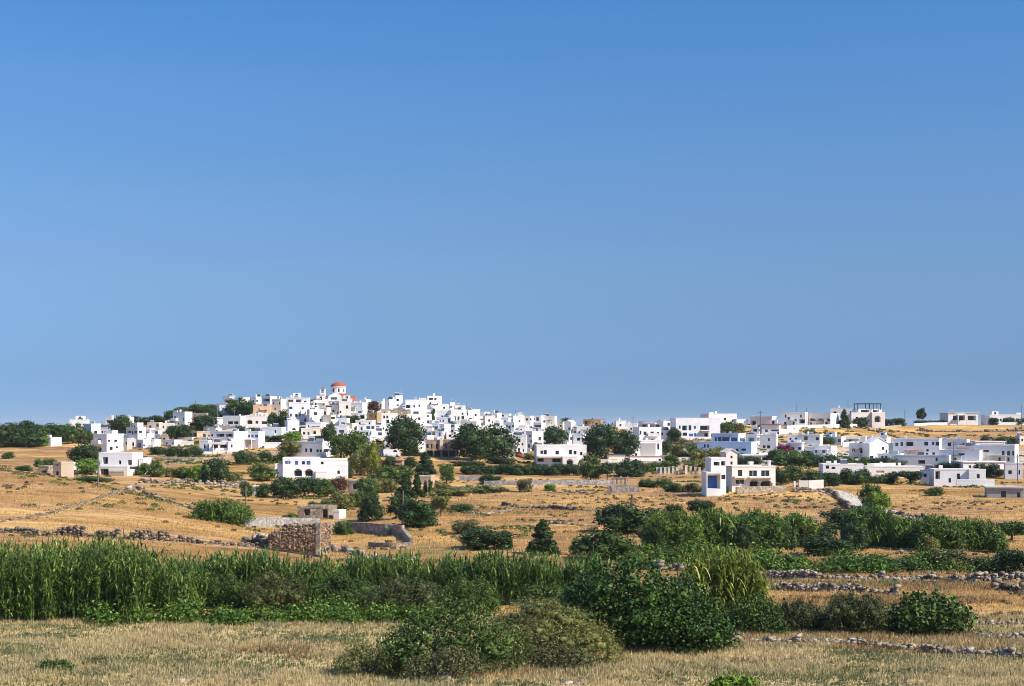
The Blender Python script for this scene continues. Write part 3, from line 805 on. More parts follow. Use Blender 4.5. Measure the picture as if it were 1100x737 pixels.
# ---- tile 5
h('5',-4,130,118,262,8,'i','ivory church annex with red canopy at the right of the dome','40 178 76 222 a',chim=0)
h('5',80,168,255,282,10,'w','bright white house with small dark window right of the church','145 198 167 222 w;112 246 130 262 w')
h('5',214,135,296,222,6,'w','white skyline house right of the church with stubby chimney','240 165 256 182 w')
h('5',384,150,455,236,-34,'w','blue shaded skyline cube with one dark window','412 174 442 206 w')
h('5',446,134,548,238,-10,'w','pale white skyline house left of the white tower','482 164 497 192 w')
h('5',540,98,620,240,8,'w','white skyline tower with single high window','558 124 582 148 w;560 180 580 196 w')
h('6',-5,140,212,268,6,'w','long white skyline house with two dark openings','2 184 46 216 p;75 188 92 208 w;125 182 140 202 w')
h('5',402,226,502,320,6,'b','old beige stone house under the skyline cubes','430 250 446 270 w',chim=0)
h('5',498,234,692,320,8,'f','long ruined stone building with bare walls above the big round tree','-',chim=0)
h('5',268,265,405,352,6,'n','tan stone house with a small square window','296 280 316 306 w;350 290 364 310 w')
h('5',405,272,566,400,6,'i','ivory house with two square windows and a grey door','424 290 444 318 w;454 290 474 318 w;454 330 482 395 n')
h('5',178,272,250,350,4,'w','white house with dark porch right of the green terrace','198 284 242 322 p')
h('5',-4,320,84,422,8,'w','white house with square window below the green terrace at left','12 358 52 386 w')
h('5',56,368,164,442,6,'c','cream cottage below the green terrace','90 395 105 415 w')
h('5',158,338,335,398,6,'i','low ivory house with plants along its wall','190 355 210 375 w;290 355 308 378 w')
h('5',178,384,465,452,0,'w','long white house with a row of three grey windows','272 394 312 422 q;320 394 352 422 q;368 394 402 422 q')
h('5',108,438,325,522,10,'w','bright white house with sloping wall and small window','262 454 287 482 w',roof='flat')
h('5',288,446,434,534,16,'w','white house with shaded left wall and wide window behind the palm','372 453 413 487 q')
h('5',428,398,520,524,6,'w','tall bright white house left of the big round tree','445 425 458 445 w')
h('5',-4,420,64,506,-30,'w','blue shaded white house above the big tree by the arched villa','10 440 30 465 w')
h('5',248,518,340,608,8,'w','small white house behind the palm with one window','280 550 296 572 w')
h('5',432,520,505,640,6,'i','small white house with dark red roof left of the big round tree','455 580 480 605 w',lime='terracotta_plaster',parapet=False)
h('6',-5,280,255,395,10,'i','long ivory white house right of the big round tree top','120 308 142 333 w;205 278 226 302 w;40 320 60 342 w')
h('5',688,568,760,636,8,'w','small white house at the right foot of the big round tree','705 590 720 610 w')
# ---- tile 6
h('6',208,104,358,250,10,'w','topmost white house on the ridge with brown lower strip','232 116 272 135 w;285 116 306 136 w;240 160 256 186 w;296 164 319 186 w;235 222 330 246 o')
h('6',350,178,434,236,6,'w','low white house with curved roofline beside the topmost house','375 200 395 222 a')
h('6',428,164,494,240,12,'w','bright white cube on the skyline left of the thin mast','445 195 460 215 w')
h('6',488,194,596,270,8,'w','bright white skyline house just left of the thin mast','505 212 525 230 w;546 214 566 236 w')
h('6',590,238,675,318,-34,'w','grey shaded skyline house right of the thin mast','620 262 640 285 w')
h('6',668,232,742,316,6,'w','white cube with dark roof structure right of the thin mast','686 274 707 302 w',lime='w')
h('6',438,238,604,350,12,'w','bright white house with two tall doors below the mast','480 298 498 332 n;514 298 533 332 n;555 262 572 282 w')
h('6',318,248,444,322,10,'w','white house right of the lone cypress','364 288 380 306 w;410 270 424 288 w')
h('6',216,258,304,345,-14,'w','white house left behind the lone cypress','228 272 242 292 w')
h('6',314,308,484,385,6,'w','white house with three small blue windows under the cypress','322 328 340 357 b;346 330 362 354 b;374 330 392 354 b;430 315 466 366 n')
h('6',122,344,312,402,2,'w','white house with flat slab roof and dark long porch','128 364 262 392 p',parapet=False)
h('6',272,368,370,446,2,'w','white house with wide gridded grey window','279 394 352 432 q')
h('6',362,378,426,492,-34,'w','blue grey shaded white house in the middle of the terraces','380 400 395 425 w;380 445 395 470 w')
h('6',408,378,532,474,6,'w','white house with dark porch above and a square porch below','416 384 500 402 p;418 430 482 466 p')
h('6',126,414,278,454,-8,'w','low white house with two blue windows above the brown shutters','154 419 172 441 b;204 419 222 441 b',lime='w')
h('6',150,444,305,505,2,'n','house with orange brown shutters beside a dark doorway','200 455 226 492 d;160 455 190 490 o;236 455 290 490 o',chim=0)
h('6',298,448,404,538,6,'w','white house with blue door right of the orange brown shutters','334 458 356 492 b;370 465 385 490 w')
h('6',400,468,528,545,8,'w','white house with two dark windows left of the twin trees','430 478 452 502 w;480 478 502 506 w')
h('6',128,490,275,576,-6,'w','white house with dark blue door and window left of the stone schoolhouse','148 514 168 562 b;205 520 232 552 b')
h('6',268,508,362,552,4,'w','low white wall house behind the stone schoolhouse','290 520 305 540 w')
h('6',214,538,515,704,0,'s','long pinkish stone schoolhouse with pale middle pier over a dark veranda','222 570 245 612 n;265 568 283 618 d;317 568 340 618 d;408 568 427 616 d;465 568 482 616 n;226 634 290 698 p;300 634 365 698 p;375 634 440 698 p;448 634 508 698 p',d=8,chim=0,
  blocks=[(356,508,384,626,-0.5,3,'c','')])
h('6',100,562,224,645,14,'w','small white gabled house left of the stone schoolhouse','150 600 165 622 w',roof='gable')
h('6',556,352,745,442,4,'i','ivory house with planted roof terrace above the twin trees','600 374 682 404 p;700 385 716 404 w')
h('6',526,338,590,404,8,'c','small cream house left of the planted roof terrace','548 355 564 375 w')
# ---- tile 7
h('7',84,164,186,222,-12,'w','grey white skyline house with a dark window above the twin trees','138 182 162 207 w')
h('7',178,174,306,240,-28,'w','long grey shaded house just below the skyline','200 195 220 218 w;250 195 270 218 w')
h('7',298,182,404,245,4,'w','white skyline house with dark square opening left of two masts','300 190 338 208 p')
h('7',128,204,246,312,14,'i','ivory house with sloping wall above the twin trees','175 235 192 258 w;210 255 224 275 w')
h('7',306,222,404,305,8,'w','white house with plain front below the two masts at left','340 245 356 265 w')
h('7',244,244,316,312,-20,'w','white house with blue tinted window above the twin trees','258 258 300 290 q')
h('7',388,204,466,300,-30,'w','bluish shaded house with large dark window','405 234 430 266 w')
h('7',458,192,534,300,10,'w','bright white cube under the two skyline masts','478 244 492 268 w',roof='gable')
h('7',528,206,630,308,-26,'w','shaded skyline house with two square windows','554 224 576 247 w;582 224 612 247 w')
h('7',618,212,706,282,6,'w','white skyline house with dark corner window','630 219 652 242 w;668 219 690 247 w')
h('7',338,268,484,355,-30,'w','wide pale shaded house over the right twin tree','360 290 378 312 w;420 290 438 312 w')
h('7',238,298,350,372,8,'w','bright white house with dark door just above the right twin tree','255 328 281 352 w;310 320 324 340 w')
h('7',482,298,575,378,8,'w','bright white house with dark slit window in the terraces','560 296 572 326 w;500 330 515 350 w')
h('7',630,272,745,342,4,'w','white house with long dark porch below the skyline','640 290 736 312 p')
h('7',388,352,504,415,6,'w','bright white house peeking over the two storey block','438 363 462 387 w')
h('7',500,348,606,394,4,'w','low white house behind the grey roofed block','520 358 535 378 w')
h('7',558,362,724,545,-27,'w','tall blue shaded house left of the round tree','684 408 712 447 w;600 440 616 465 w;590 390 605 410 w',d=8)
h('7',426,402,560,578,10,'w','bright white two storey block with dark grey roof','450 468 465 492 w;516 468 531 494 w;478 520 498 560 d;525 530 540 556 w',lime='roof_grey',chim=0)
h('7',636,332,742,402,8,'w','white house with dark window above the round tree','664 350 702 382 p')
# ---- tile 8
h('8',-2,204,80,300,-14,'w','white skyline house with dark porch left of the palm','10 214 42 252 p')
h('8',58,208,212,315,10,'i','ivory skyline house with pale sloping roof left of the palm','84 244 106 272 w;150 260 166 280 w')
h('8',226,258,292,345,8,'c','small cream house beneath the skyline palm','250 290 268 312 w')
h('8',292,274,398,386,-28,'w','white gabled house in shade right of the palm','330 315 350 340 w',roof='gable')
h('8',366,328,426,396,6,'c','narrow cream house right of the white gable','385 350 402 372 w')
h('8',418,308,648,412,-8,'w','wide white house with blue window left of the dark hill tree','438 353 482 383 b;540 340 560 365 w;600 345 620 370 w')
h('8',482,238,668,318,4,'n','tan roof house with white water tank behind the poles','500 255 520 280 w;600 270 625 295 w',chim=0)
h('8',286,385,392,484,-34,'w','blue shaded white house above the front villa','310 410 330 440 w;350 410 370 440 w')
h('8',382,383,506,494,10,'w','bright white cube with one window above the front villa','418 418 447 446 w')
h('8',478,468,566,552,14,'w','white house with sloping side and reddish wall left of the dark hill tree','520 495 540 520 w',lime='w')
h('8',10,500,492,694,4,'w','broad white villa with projecting arched porch behind the olive hedge','34 544 60 577 w;66 540 97 582 w;184 548 217 582 w;318 538 347 582 w;364 548 392 582 w;428 558 452 592 w;4 620 70 655 p;150 622 245 660 p',d=8,chim=0,
  blocks=[(246,600,386,694,-2.2,2.6,'w','284 624 352 690 a'),(10,596,250,612,-1.4,1.6,'w','')],name='villa',cat='villa')
h('8',636,642,742,676,4,'c','low cream garage wall under the dark hill tree','-',chim=0,d=4)
# ---- tile 9
h('9',148,160,254,240,6,'w','small white house with chimney block left of the big white block','185 190 205 212 w',chim=1)
h('9',250,188,372,296,8,'w','white house with pale parapet beside the skyline aerial','300 225 318 248 w')
h('9',398,166,704,255,3,'w','long white top floor with two dark loggias','424 194 472 226 p;504 204 526 226 w;534 194 598 232 p;684 174 717 207 w')
h('9',356,228,596,392,8,'w','big white block with two rows of square windows','364 256 397 294 w;419 264 449 299 w;488 264 522 298 w;552 268 576 302 w;430 338 451 362 w;496 338 520 364 w',d=9)
h('9',588,254,702,358,8,'i','ivory house with long lit wall right of the big block','598 274 617 302 w;650 275 664 300 w')
h('9',296,358,602,512,4,'w','white house with large grey panel of painted shade in front of the big block','308 388 357 438 p;400 400 416 430 w;554 383 572 442 n;328 478 352 504 w;408 478 432 504 w',blocks=[(392,378,536,506,-0.15,1.0,'g','')])  # grey block paints the shaded part of the white wall
h('9',300,512,640,580,3,'w','long low white store with a red brown roof edge','330 535 350 560 w',lime='terracotta_plaster',chim=0,d=4)
h('9',78,500,242,580,4,'c','cream shed with dark slate roof beside the hill tree','95 540 160 572 o',lime='slate_sheet',parapet=False,chim=0)
# ---- tile 10
h('10',-2,140,440,348,6,'w','large white guesthouse with many balconies and blue shutters','24 204 42 236 w;58 204 108 252 p;122 202 149 252 w;174 210 194 236 w;238 204 332 252 p;20 284 46 312 w;62 274 106 306 w;124 284 166 312 b;175 280 197 312 b;280 278 322 316 p;348 284 402 318 p',d=9,chim=0,
  blocks=[(240,248,335,258,-1.2,1.4,'w','')],name='guesthouse',cat='guesthouse')
h('10',292,92,614,196,14,'w','white house on the skyline above the guesthouse with square windows','398 128 422 152 w;478 128 502 152 w',chim=1)
h('10',598,142,722,206,10,'w','low white skyline wing right of the tall chimney','-',chim=0)
h('10',92,380,274,466,2,'f','low stone terrace house with one dark arch under the guesthouse','200 414 256 464 a;120 420 145 445 w',chim=0)
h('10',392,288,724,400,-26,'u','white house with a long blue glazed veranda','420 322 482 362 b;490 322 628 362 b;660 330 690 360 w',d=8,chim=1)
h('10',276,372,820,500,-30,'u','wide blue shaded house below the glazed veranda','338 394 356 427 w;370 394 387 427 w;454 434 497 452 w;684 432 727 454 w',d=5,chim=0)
# ---- cream villa
VILLA = h('11',350,255,895,536,9,'i','cream stone villa with balconies and arches behind a rubble retaining wall',
  '478 298 526 366 w;600 304 692 372 w;734 304 828 372 w;452 400 552 452 w;608 402 718 482 a;728 402 862 482 a;360 290 376 340 w',d=7.5,chim=0,
  blocks=[(355,112,478,256,.35,3.6,'i','402 146 426 174 w;402 208 426 242 w','gable'),
          (680,216,722,256,4,1.2,'i',''),(836,200,862,256,1.0,1.0,'i',''),
          (425,366,562,382,-1.1,1.4,'i',''),(590,370,850,384,-1.1,1.4,'i','')],name='villa',cat='villa')
h('11',165,165,352,480,5,'w','white upper wing with two wide openings left of the villa tower','218 212 282 252 p;298 204 382 252 p;300 350 345 400 w',Y=270.6,chim=0,d=5,name='villa_wing',cat='house')
h('11',122,318,296,512,4,'w','white porch wing with deep blue opening left of the cream villa','150 346 290 500 B',Y=267.5,chim=0,d=4.6,name='villa_wing',cat='house')
# ---- tile 12
h('12',142,192,432,294,4,'w','modern flat white house with shaded porches behind the red roof','155 232 202 290 p;320 232 422 272 p',parapet=False)
h('12',262,284,482,396,6,'i','white house with long red tiled roof edge','300 330 330 360 w;360 330 470 352 q;430 360 450 385 w',lime='red_tile',parapet=False)
h('12',138,308,272,392,-32,'w','blue shaded house left of the red roof edge','160 325 200 355 w;220 325 255 355 w')
h('12',496,142,794,305,10,'w','long bright white skyline house with dark glazed porch','634 208 657 237 w;684 214 772 262 p;560 190 585 220 w',chim=0,lime='w')
h('12',814,156,1150,305,-10,'i','ivory skyline house with a row of arched loggias','834 198 892 236 a;908 204 972 236 a;988 204 1048 236 a;900 264 916 286 w',chim=0)
h('12',88,400,250,498,-10,'w','flat white house with deep blue porch below the red roof','108 420 170 466 q;176 420 238 466 q',parapet=False)
h('12',240,398,446,566,-20,'w','white two storey house with shaded front and lit right end','328 428 347 462 w;274 510 302 542 w;318 510 352 546 w')
h('12',548,398,694,492,-18,'w','pale bluish house behind the magenta bougainvillea','570 425 592 450 w;630 425 650 450 w')
h('12',688,393,968,512,-24,'w','stepped white house with two round dark windows','748 408 786 452 w;868 418 902 452 w')
h('12',562,490,740,588,-6,'w','low house with white slab roof beside the magenta bougainvillea','592 530 625 562 p;660 528 695 562 p',parapet=False,chim=0)
h('12',778,530,1152,655,-24,'w','white house with blue shaded front and bright right gable wall','862 562 900 600 b;950 562 985 600 b;800 575 830 605 w;1070 570 1085 590 w;1115 570 1130 595 w',d=9,lime='w')
h('12',36,628,350,684,2,'w','long white carport roof on beige posts','60 645 130 682 p;140 645 230 682 p;240 645 330 682 p',chim=0,parapet=False,d=4)
# ---- tile 13 / 14
TOPV = h('13',200,138,470,246,8,'i','hilltop villa with golden arched window and roof pergola','244 168 264 197 w;314 168 332 192 a',chim=0,
  blocks=[(368,130,474,246,-1.3,8,'i','388 158 437 210 a'),(282,104,474,142,1.7,6,'w','300 112 372 130 p;400 112 440 130 p')],name='villa',cat='villa')
h('13',68,100,245,160,10,'w','white skyline house with domed chimney left of the hilltop villa','90 125 112 146 w;215 122 238 140 w',chim=1)
h('13',8,328,194,392,-32,'w','blue shaded house behind the spreading roof tree','60 345 80 370 w;120 345 140 370 w')
h('13',190,328,364,398,-20,'w','white house with long dark clerestory window','244 368 322 390 p')
h('13',362,334,552,402,-30,'w','white cube with wide bluish wall behind the big gable','398 352 414 374 w;480 352 500 374 w')
h('13',218,384,360,496,-28,'w','bluish house with shaded porch left of the big white gable','288 414 346 456 p;240 420 262 445 w')
h('13',342,388,515,515,12,'w','big bright white house with blank gable end','358 478 386 508 w;490 430 505 455 w',roof='gable',chim=0)
h('13',500,384,610,474,-12,'w','white house with brown shaded porch right of the big gable','524 412 602 458 p',parapet=False)
h('13',456,464,650,536,-32,'w','long low blue shaded house in front of the brown porch','480 480 497 502 w;506 480 524 502 w;580 490 600 510 w',d=4)
h('13',-2,540,330,655,-4,'w','low white house with flat roof and blue grey porch behind garden shrubs','20 550 46 580 w;64 562 96 582 a;26 612 116 652 q',d=7,chim=1)
h('13',345,558,790,655,-2,'w','long white garden house with two slim chimneys','418 594 482 612 o;540 600 575 640 p;606 600 645 645 p;700 610 720 632 w',d=5,chim=2)
h('14',-132,262,218,410,-24,'w','long shaded two storey row house with many small windows','-80 280 -62 312 w;-45 278 8 312 p;80 278 107 307 w;132 278 148 302 w;156 278 182 307 w;94 334 110 352 w;92 362 108 382 w;134 358 152 382 w;190 358 202 378 w',d=6)
h('14',-105,384,275,474,-24,'w','pale shaded front wall house below the long row house','48 418 96 446 p;165 400 180 425 w',d=4,chim=0)
h('14',222,264,430,360,-27,'w','white house with bright blank right wall behind the tall pole','258 284 282 312 w;355 285 368 300 w')
h('14',296,314,506,394,-30,'w','grey blue shaded house with narrow strip window','348 362 388 388 w',chim=0)
h('14',222,346,534,452,-28,'w','wide grey blue building with a dark garage slit','398 418 478 436 p;348 366 386 380 w',d=6,chim=0)
h('14',438,280,664,324,4,'w','low white slab roof house left of the dark thicket','460 295 600 315 p',parapet=False,chim=0)
h('14',488,308,830,448,-27,'w','large blue shaded house with three tall windows','546 342 582 356 w;666 348 684 382 w;700 348 719 382 w;733 348 749 382 w',d=9)
h('14',344,436,664,486,4,'w','long low white house with a flat lit roof','380 455 400 475 w;600 455 620 475 w',parapet=False,chim=0)
h('14',676,440,822,562,-14,'w','blue grey house with two windows at the right edge','697 494 722 522 w;768 490 780 526 w',chim=0)
h('14',140,484,512,612,-6,'w','small white farmhouse with open porch and side steps in the right field','306 518 330 562 d;446 520 468 552 w;246 553 264 587 w;150 500 185 560 p',d=6,chim=1,
  blocks=[(288,558,562,614,-2.6,0.4,'w',''),(390,484,512,612,-0.8,2.5,'w','446 520 468 552 w')])
h('14',40,488,150,596,-34,'w','blue shaded annex left of the small white farmhouse','60 520 80 545 w;110 560 128 590 d',chim=0)
h('14',548,630,850,706,-14,'k','roofless grey concrete block shed at the right edge','648 650 682 700 n;758 660 782 698 n',chim=0,d=5,parapet=False)
h('14',232,66,458,124,4,'w','low white slab house with two long dark porches on the right ridge','264 80 357 116 p;378 80 442 116 p',parapet=False,chim=0)
h('14',550,76,778,140,2,'w','pale white house with arched porch at the right end of the ridge','570 100 600 130 a;640 98 660 130 a;700 100 730 130 a',chim=0)
h('14',768,236,830,302,6,'i','small ivory house right of the dark thicket','785 255 800 275 w')
h('T' if False else '7',376,568,438,634,4,'c','small cream kiosk with white awning by the twin trees','395 585 420 625 p',chim=0,parapet=False)
# ------------------------------------------------------------------ church
def church():
    px, pb = tp('4', 590, 268); Y = 492.0; m = Y/F; s = 9.2125
    def X(x): return (295+x/s-550)*m
    def Z(y): return HC-(405+y/s-HOR)*m
    cx, zb = X(590), Z(268)
    o = empty('church', (cx, Y, zb)); u = m/s
    tag(o, 'white church with red domed drum and small bell tower crowning the hilltop', 'church')
    L = lambda x: (x-590)*u
    H_ = lambda y: (268-y)*u
    b = MB(); b.box(L(515), L(690), 0.6, 11, -4, H_(205)); b.box(L(395), L(520), 1.2, 9, -4, H_(212)); b.box(L(665), L(765), 1.0, 9.5, -4, H_(235)); b.build('wall', 'white_plaster', o)
    # barrel front arm
    b = MB(); n = 16; r = (665-520)/2*u; z0 = H_(240); xc = L(592); hh = H_(160)-z0
    ring = [(xc+r*math.cos(math.pi*i/n), z0+hh*math.sin(math.pi*i/n)) for i in range(n+1)]
    b.quad(*[(x, 0.2, z) for x, z in ring])
    for i in range(n): b.quad((ring[i][0], 0.2, ring[i][1]), (ring[i+1][0], 0.2, ring[i+1][1]), (ring[i+1][0], 10.8, ring[i+1][1]), (ring[i][0], 10.8, ring[i][1]))
    b.build('barrel_vault', 'white_plaster', o)
    for xx in (560, 580, 600):
        w = MB(); w.box(L(xx), L(xx+14), 0.12, 0.26, H_(222), H_(200)); w.build('window', 'window_glass', o)
    # drum
    b = MB(); rd = 145/2*u; xd = L(612); yd = 5.2
    b.cyl((xd, yd, H_(200)), (xd, yd, H_(96)), rd, rd, 16); b.build('drum', 'white_plaster', o)
    b = MB(); b.cyl((xd, yd, H_(100)), (xd, yd, H_(92)), rd*1.07, rd*1.07, 16); b.build('cornice', 'white_plaster', o)
    b = MB(); b.cyl((xd, yd, H_(172)), (xd, yd, H_(160)), rd*1.2, rd*1.06, 16); b.build('drum_roof', 'red_tile', o)
    for k in range(8):
        a = -math.pi/2+(k-0.0)*math.pi/4+0.2
        w = MB(); q = 0.26; cx_, cy_ = math.cos(a), math.sin(a)
        p = [(xd+cx_*rd*1.015-cy_*q*sg, yd+cy_*rd*1.015+cx_*q*sg, z) for sg, z in ((-1, H_(145)), (1, H_(145)), (1, H_(112)), (-1, H_(112)))]
        w.quad(*p); w.quad(*[(a_-cx_*0.1, b_-cy_*0.1, c_) for a_, b_, c_ in p]); w.build('window', 'window_glass', o)
    b = MB(); b.dome(xd, yd, H_(92), rd*1.05, H_(46)-H_(92), 24, 8); dm = b.build('dome', 'red_tile', o, smooth=True)
    b = MB(); z = H_(46); b.box(xd-.05, xd+.05, yd-.05, yd+.05, z-0.1, z+0.8); b.box(xd-.28, xd+.28, yd-.04, yd+.04, z+0.45, z+0.55); b.build('cross', 'metal_grey', dm)
    # left hipped roof
    b = MB(); x0, x1, y0, y1, za, zt2 = L(390), L(518), 0.9, 9.2, H_(210), H_(164); xm = (x0+x1)/2
    ra, rb = (xm-0.6, 3.0, zt2), (xm+0.4, 7.0, zt2)
    b.quad((x0, y0, za), (x1, y0, za), (rb[0], ra[1], zt2), ra); b.quad((x1, y0, za), (x1, y1, za), rb, (rb[0], ra[1], zt2))
    b.quad((x1, y1, za), (x0, y1, za), rb); b.quad((x0, y1, za), (x0, y0, za), ra, rb); b.build('hipped_roof', 'red_tile', o)
    # right stepped roofs
    b = MB()
    for (xa, xb, ya, yb2, yy) in ((655, 700, 158, 208, 0.4), (690, 770, 182, 236, 0.8)):
        b.quad((L(xa), yy, H_(yb2)), (L(xb), yy, H_(yb2)), (L(xb), yy+6, H_(ya)), (L(xa), yy+6, H_(ya)))
        b.quad((L(xb), yy, H_(yb2)), (L(xb)+1.2, yy+3, H_(yb2)), (L(xb), yy+6, H_(ya)))
    b.build('aisle_roof', 'red_tile', o)
    b = MB(); b.box(L(655), L(770), 0.35, 0.95, H_(248), H_(237)); b.build('eaves', 'red_tile', o)
    # belfry
    b = MB(); x0, x1 = L(437), L(489); z0, z1 = H_(172), H_(108); yb0, yb1 = 2.6, 2.6+(x1-x0); t = 0.32
    for xa in (x0, x1-t):
        for ya in (yb0, yb1-t): b.box(xa, xa+t, ya, ya+t, z0, z1)
    b.box(x0-.06, x1+.06, yb0-.06, yb1+.06, z1-0.35, z1); b.box(x0-.03, x1+.03, yb0-.03, yb1+.03, z0-1.2, z0+0.55)
    bl = b.build('belfry', 'white_plaster', o)
    c = MB(); ap = ((x0+x1)/2, (yb0+yb1)/2, z1+0.45); e = 0.2
    cs = [(x0-e, yb0-e, z1), (x1+e, yb0-e, z1), (x1+e, yb1+e, z1), (x0-e, yb1+e, z1)]
    for i in range(4): c.quad(cs[i], cs[(i+1) % 4], ap)
    c.build('belfry_roof', 'red_tile', bl)
    c = MB(); c.cyl((ap[0], ap[1], z1-0.9), (ap[0], ap[1], z1-0.4), 0.3, 0.12, 8); c.build('bell', 'dark_wood', bl)
church()

# pergola on the hilltop villa
def pergola():
    p = at(885+330/7.37, 425+246/7.37); m = p.y/F; u = m/7.37
    x = lambda v: (v-372)*u
    zb = HC-(425+106/7.37-HOR)*m
    o = empty('pergola', ((885+372/7.37-550)*m, p.y+2.2, zb), R(8))
    tag(o, 'dark timber pergola standing on the flat roof of the hilltop villa', 'pergola')
    hh = (106-68)*u
    for xx in (276, 370, 405, 466):
        for yy in (0.0, 3.5):
            b = MB(); b.box(x(xx)-.12, x(xx)+.12, yy-.1, yy+.1, -0.3, hh); b.build('post', 'dark_wood', o)
    b = MB()
    for yy in (0.0, 3.5): b.box(x(272), x(382), yy-.1, yy+.1, hh, hh+.22); b.box(x(400), x(470), yy-.1, yy+.1, hh, hh+.22)
    b.build('beam', 'dark_wood', o)
    b = MB()
    for k in range(16):
        xx = 272+110*k/15; b.box(x(xx)-.05, x(xx)+.05, -0.4, 3.9, hh+.22, hh+.34)
    for k in range(10):
        xx = 400+70*k/9; b.box(x(xx)-.05, x(xx)+.05, -0.4, 3.9, hh+.22, hh+.34)
    b.build('rafter', 'dark_wood', o)
pergola()

# ------------------------------------------------------------------ poles
def pole(px, yt, yb, label, arm=True, Y=None, mat='grey_wood', r=0.11):
    p = at(px, yb)
    if Y: p = Vector(((px-550)/F*Y, Y, zt((px-550)/F*Y, Y)))
    m = p.y/F; ztop = HC-(yt-HOR)*m; H = max(ztop-p.z, 3)
    o = empty('utility_pole', p, RNG.uniform(-0.5, 0.5)); tag(o, label, 'utility pole')
    b = MB(); b.cyl((0, 0, -0.8), (0, 0, H), r*1.25, r*0.8, 8); b.build('shaft', mat, o)
    if arm:
        b = MB(); b.box(-0.85, 0.85, -0.06, 0.06, H-0.75, H-0.62); a = b.build('crossarm', mat, o)
        for s in (-0.7, -0.25, 0.25, 0.7):
            b = MB(); b.cyl((s, 0, H-0.62), (s, 0, H-0.42), 0.06, 0.045, 6); b.build('insulator', 'metal_grey', a)
    return o
pole(433, 527, 567, 'slim grey wooden pole at the corner of the courtyard wall in the middle field', arm=False, Y=205)
pole(264, 522, 563, 'dark wooden pole beside the long farm wall at the left field edge', arm=False)
pole(105.5, 490, 524, 'wooden pole standing in front of the large stepped house at left', arm=False)
pole(817, 441, 470, 'utility pole on the skyline above the red tiled roof edge')
pole(856, 433.5, 458, 'tall thin pole rising behind the long bright skyline house', arm=False)
pole(866.3, 438, 458, 'shorter thin pole behind the right end of the long bright skyline house', arm=False)
pole(911, 428, 456, 'thin mast rising left of the hilltop villa pergola', arm=False)
pole(972, 440, 459, 'utility pole alone on the bare ridge right of the hilltop villa', arm=False)
pole(1097.5, 435, 459, 'tall pole at the right end of the ridge', arm=False)
pole(1024.6, 473, 504, 'tall wooden pole in front of the shaded row house at right')
pole(1093, 488, 517, 'wooden pole at the right edge beside the blue grey house')
pole(636.5, 448, 470, 'utility pole with crossarm left of the pair over the tan roof house', Y=505)
pole(648, 449, 470, 'utility pole with crossarm right of the pair over the tan roof house', Y=508)
pole(680, 446, 475, 'roof height pole with crossarm above the big white block', Y=480)
pole(500.8, 432, 452, 'thin mast on the skyline right of the topmost white house', arm=False, Y=515)
pole(554, 441, 458, 'thin mast left of two on the skyline above the twin trees', arm=False, Y=510)
pole(558.7, 441, 458, 'thin mast right of two on the skyline above the twin trees', arm=False, Y=512)
pole(210, 429.5, 444, 'thin mast on the wooded hilltop at left', arm=False)
pole(158, 490, 508, 'slim pole in the dry field right of the stepped house at left', arm=False, r=0.08)
pole(179.5, 493, 512, 'slim pole among the field bushes at left', arm=False, r=0.08)
pole(240.5, 490, 507, 'slim pole in the field beside the big round bush at left', arm=False, r=0.08)

# unfinished concrete pillars in a row
for k, px in enumerate((706, 710, 714.5, 718.5, 723, 727.5, 732, 737, 742, 747, 751.5)):
    p = at(px, 509.5); hh = RNG.uniform(7.0, 9.5)*p.y/F
    b = MB(); b.box(-.3, .3, -.22, .22, -0.5, hh-0.15); b.box(-.36, .36, -.28, .28, hh-0.15, hh)
    o = b.build('pillar', 'pale_concrete', None, p, RNG.uniform(-.1, .1))
    tag(o, 'bare pale concrete pillar in the row standing above the field hedge', 'pillar', 'row of bare concrete pillars')

# ------------------------------------------------------------------ vehicles (far away, a few pixels)
def car(px, yb, Wp, Hp, mat, label, van=False, rz=0.0):
    p = at(px, yb); m = p.y/F; Lx = Wp*m; Hh = Hp*m; o = empty('parked_van' if van else 'parked_car', p+Vector((0, 0, 0.02)), rz)
    tag(o, label, 'van' if van else 'car'); w = 1.75
    if van: prof = [(-.5, .12), (.5, .12), (.5, .5), (.44, .56), (.36, .95), (.28, 1.0), (-.47, 1.0), (-.5, .93)]
    else: prof = [(-.5, .17), (.5, .17), (.5, .42), (.46, .55), (.24, .62), (.1, .97), (-.28, 1.0), (-.42, .66), (-.49, .6)]
    b = MB(); P = [(x*Lx, z*Hh) for x, z in prof]; n = len(P)
    b.quad(*[(x, -w/2, z) for x, z in P]); b.quad(*[(x, w/2, z) for x, z in reversed(P)])
    for i in range(n):
        j = (i+1) % n; b.quad((P[i][0], -w/2, P[i][1]), (P[i][0], w/2, P[i][1]), (P[j][0], w/2, P[j][1]), (P[j][0], -w/2, P[j][1]))
    b.build('body', mat, o)
    for sg in (-1, 1):
        b = MB(); y = sg*(w/2+0.012); a, c = (-.30, .20) if not van else (.08, .36)
        b.quad((a*Lx, y, .64*Hh), (c*Lx, y, .64*Hh), ((c-.08)*Lx, y, .92*Hh), ((a+.05)*Lx, y, .92*Hh)); b.build('side_window', 'window_glass', o)
        for xx in (-.31, .31):
            b = MB(); b.cyl((xx*Lx, sg*(w/2-.16), .31), (xx*Lx, sg*(w/2+.03), .31), .31, .31, 12); wh = b.build('wheel', 'tyre_rubber', o)
            b = MB(); b.cyl((xx*Lx, sg*(w/2), .31), (xx*Lx, sg*(w/2+.045), .31), .17, .15, 10); b.build('hubcap', 'metal_grey', wh)
    return o
car(421, 490.5, 18, 7.5, 'car_white', 'white van parked at the foot of the big round tree', True)
car(406, 490.2, 13, 5.5, 'car_blue', 'dark blue car parked beside the white van under the palm')
car(558, 490.5, 11, 5, 'car_red', 'red car parked below the white two storey block')
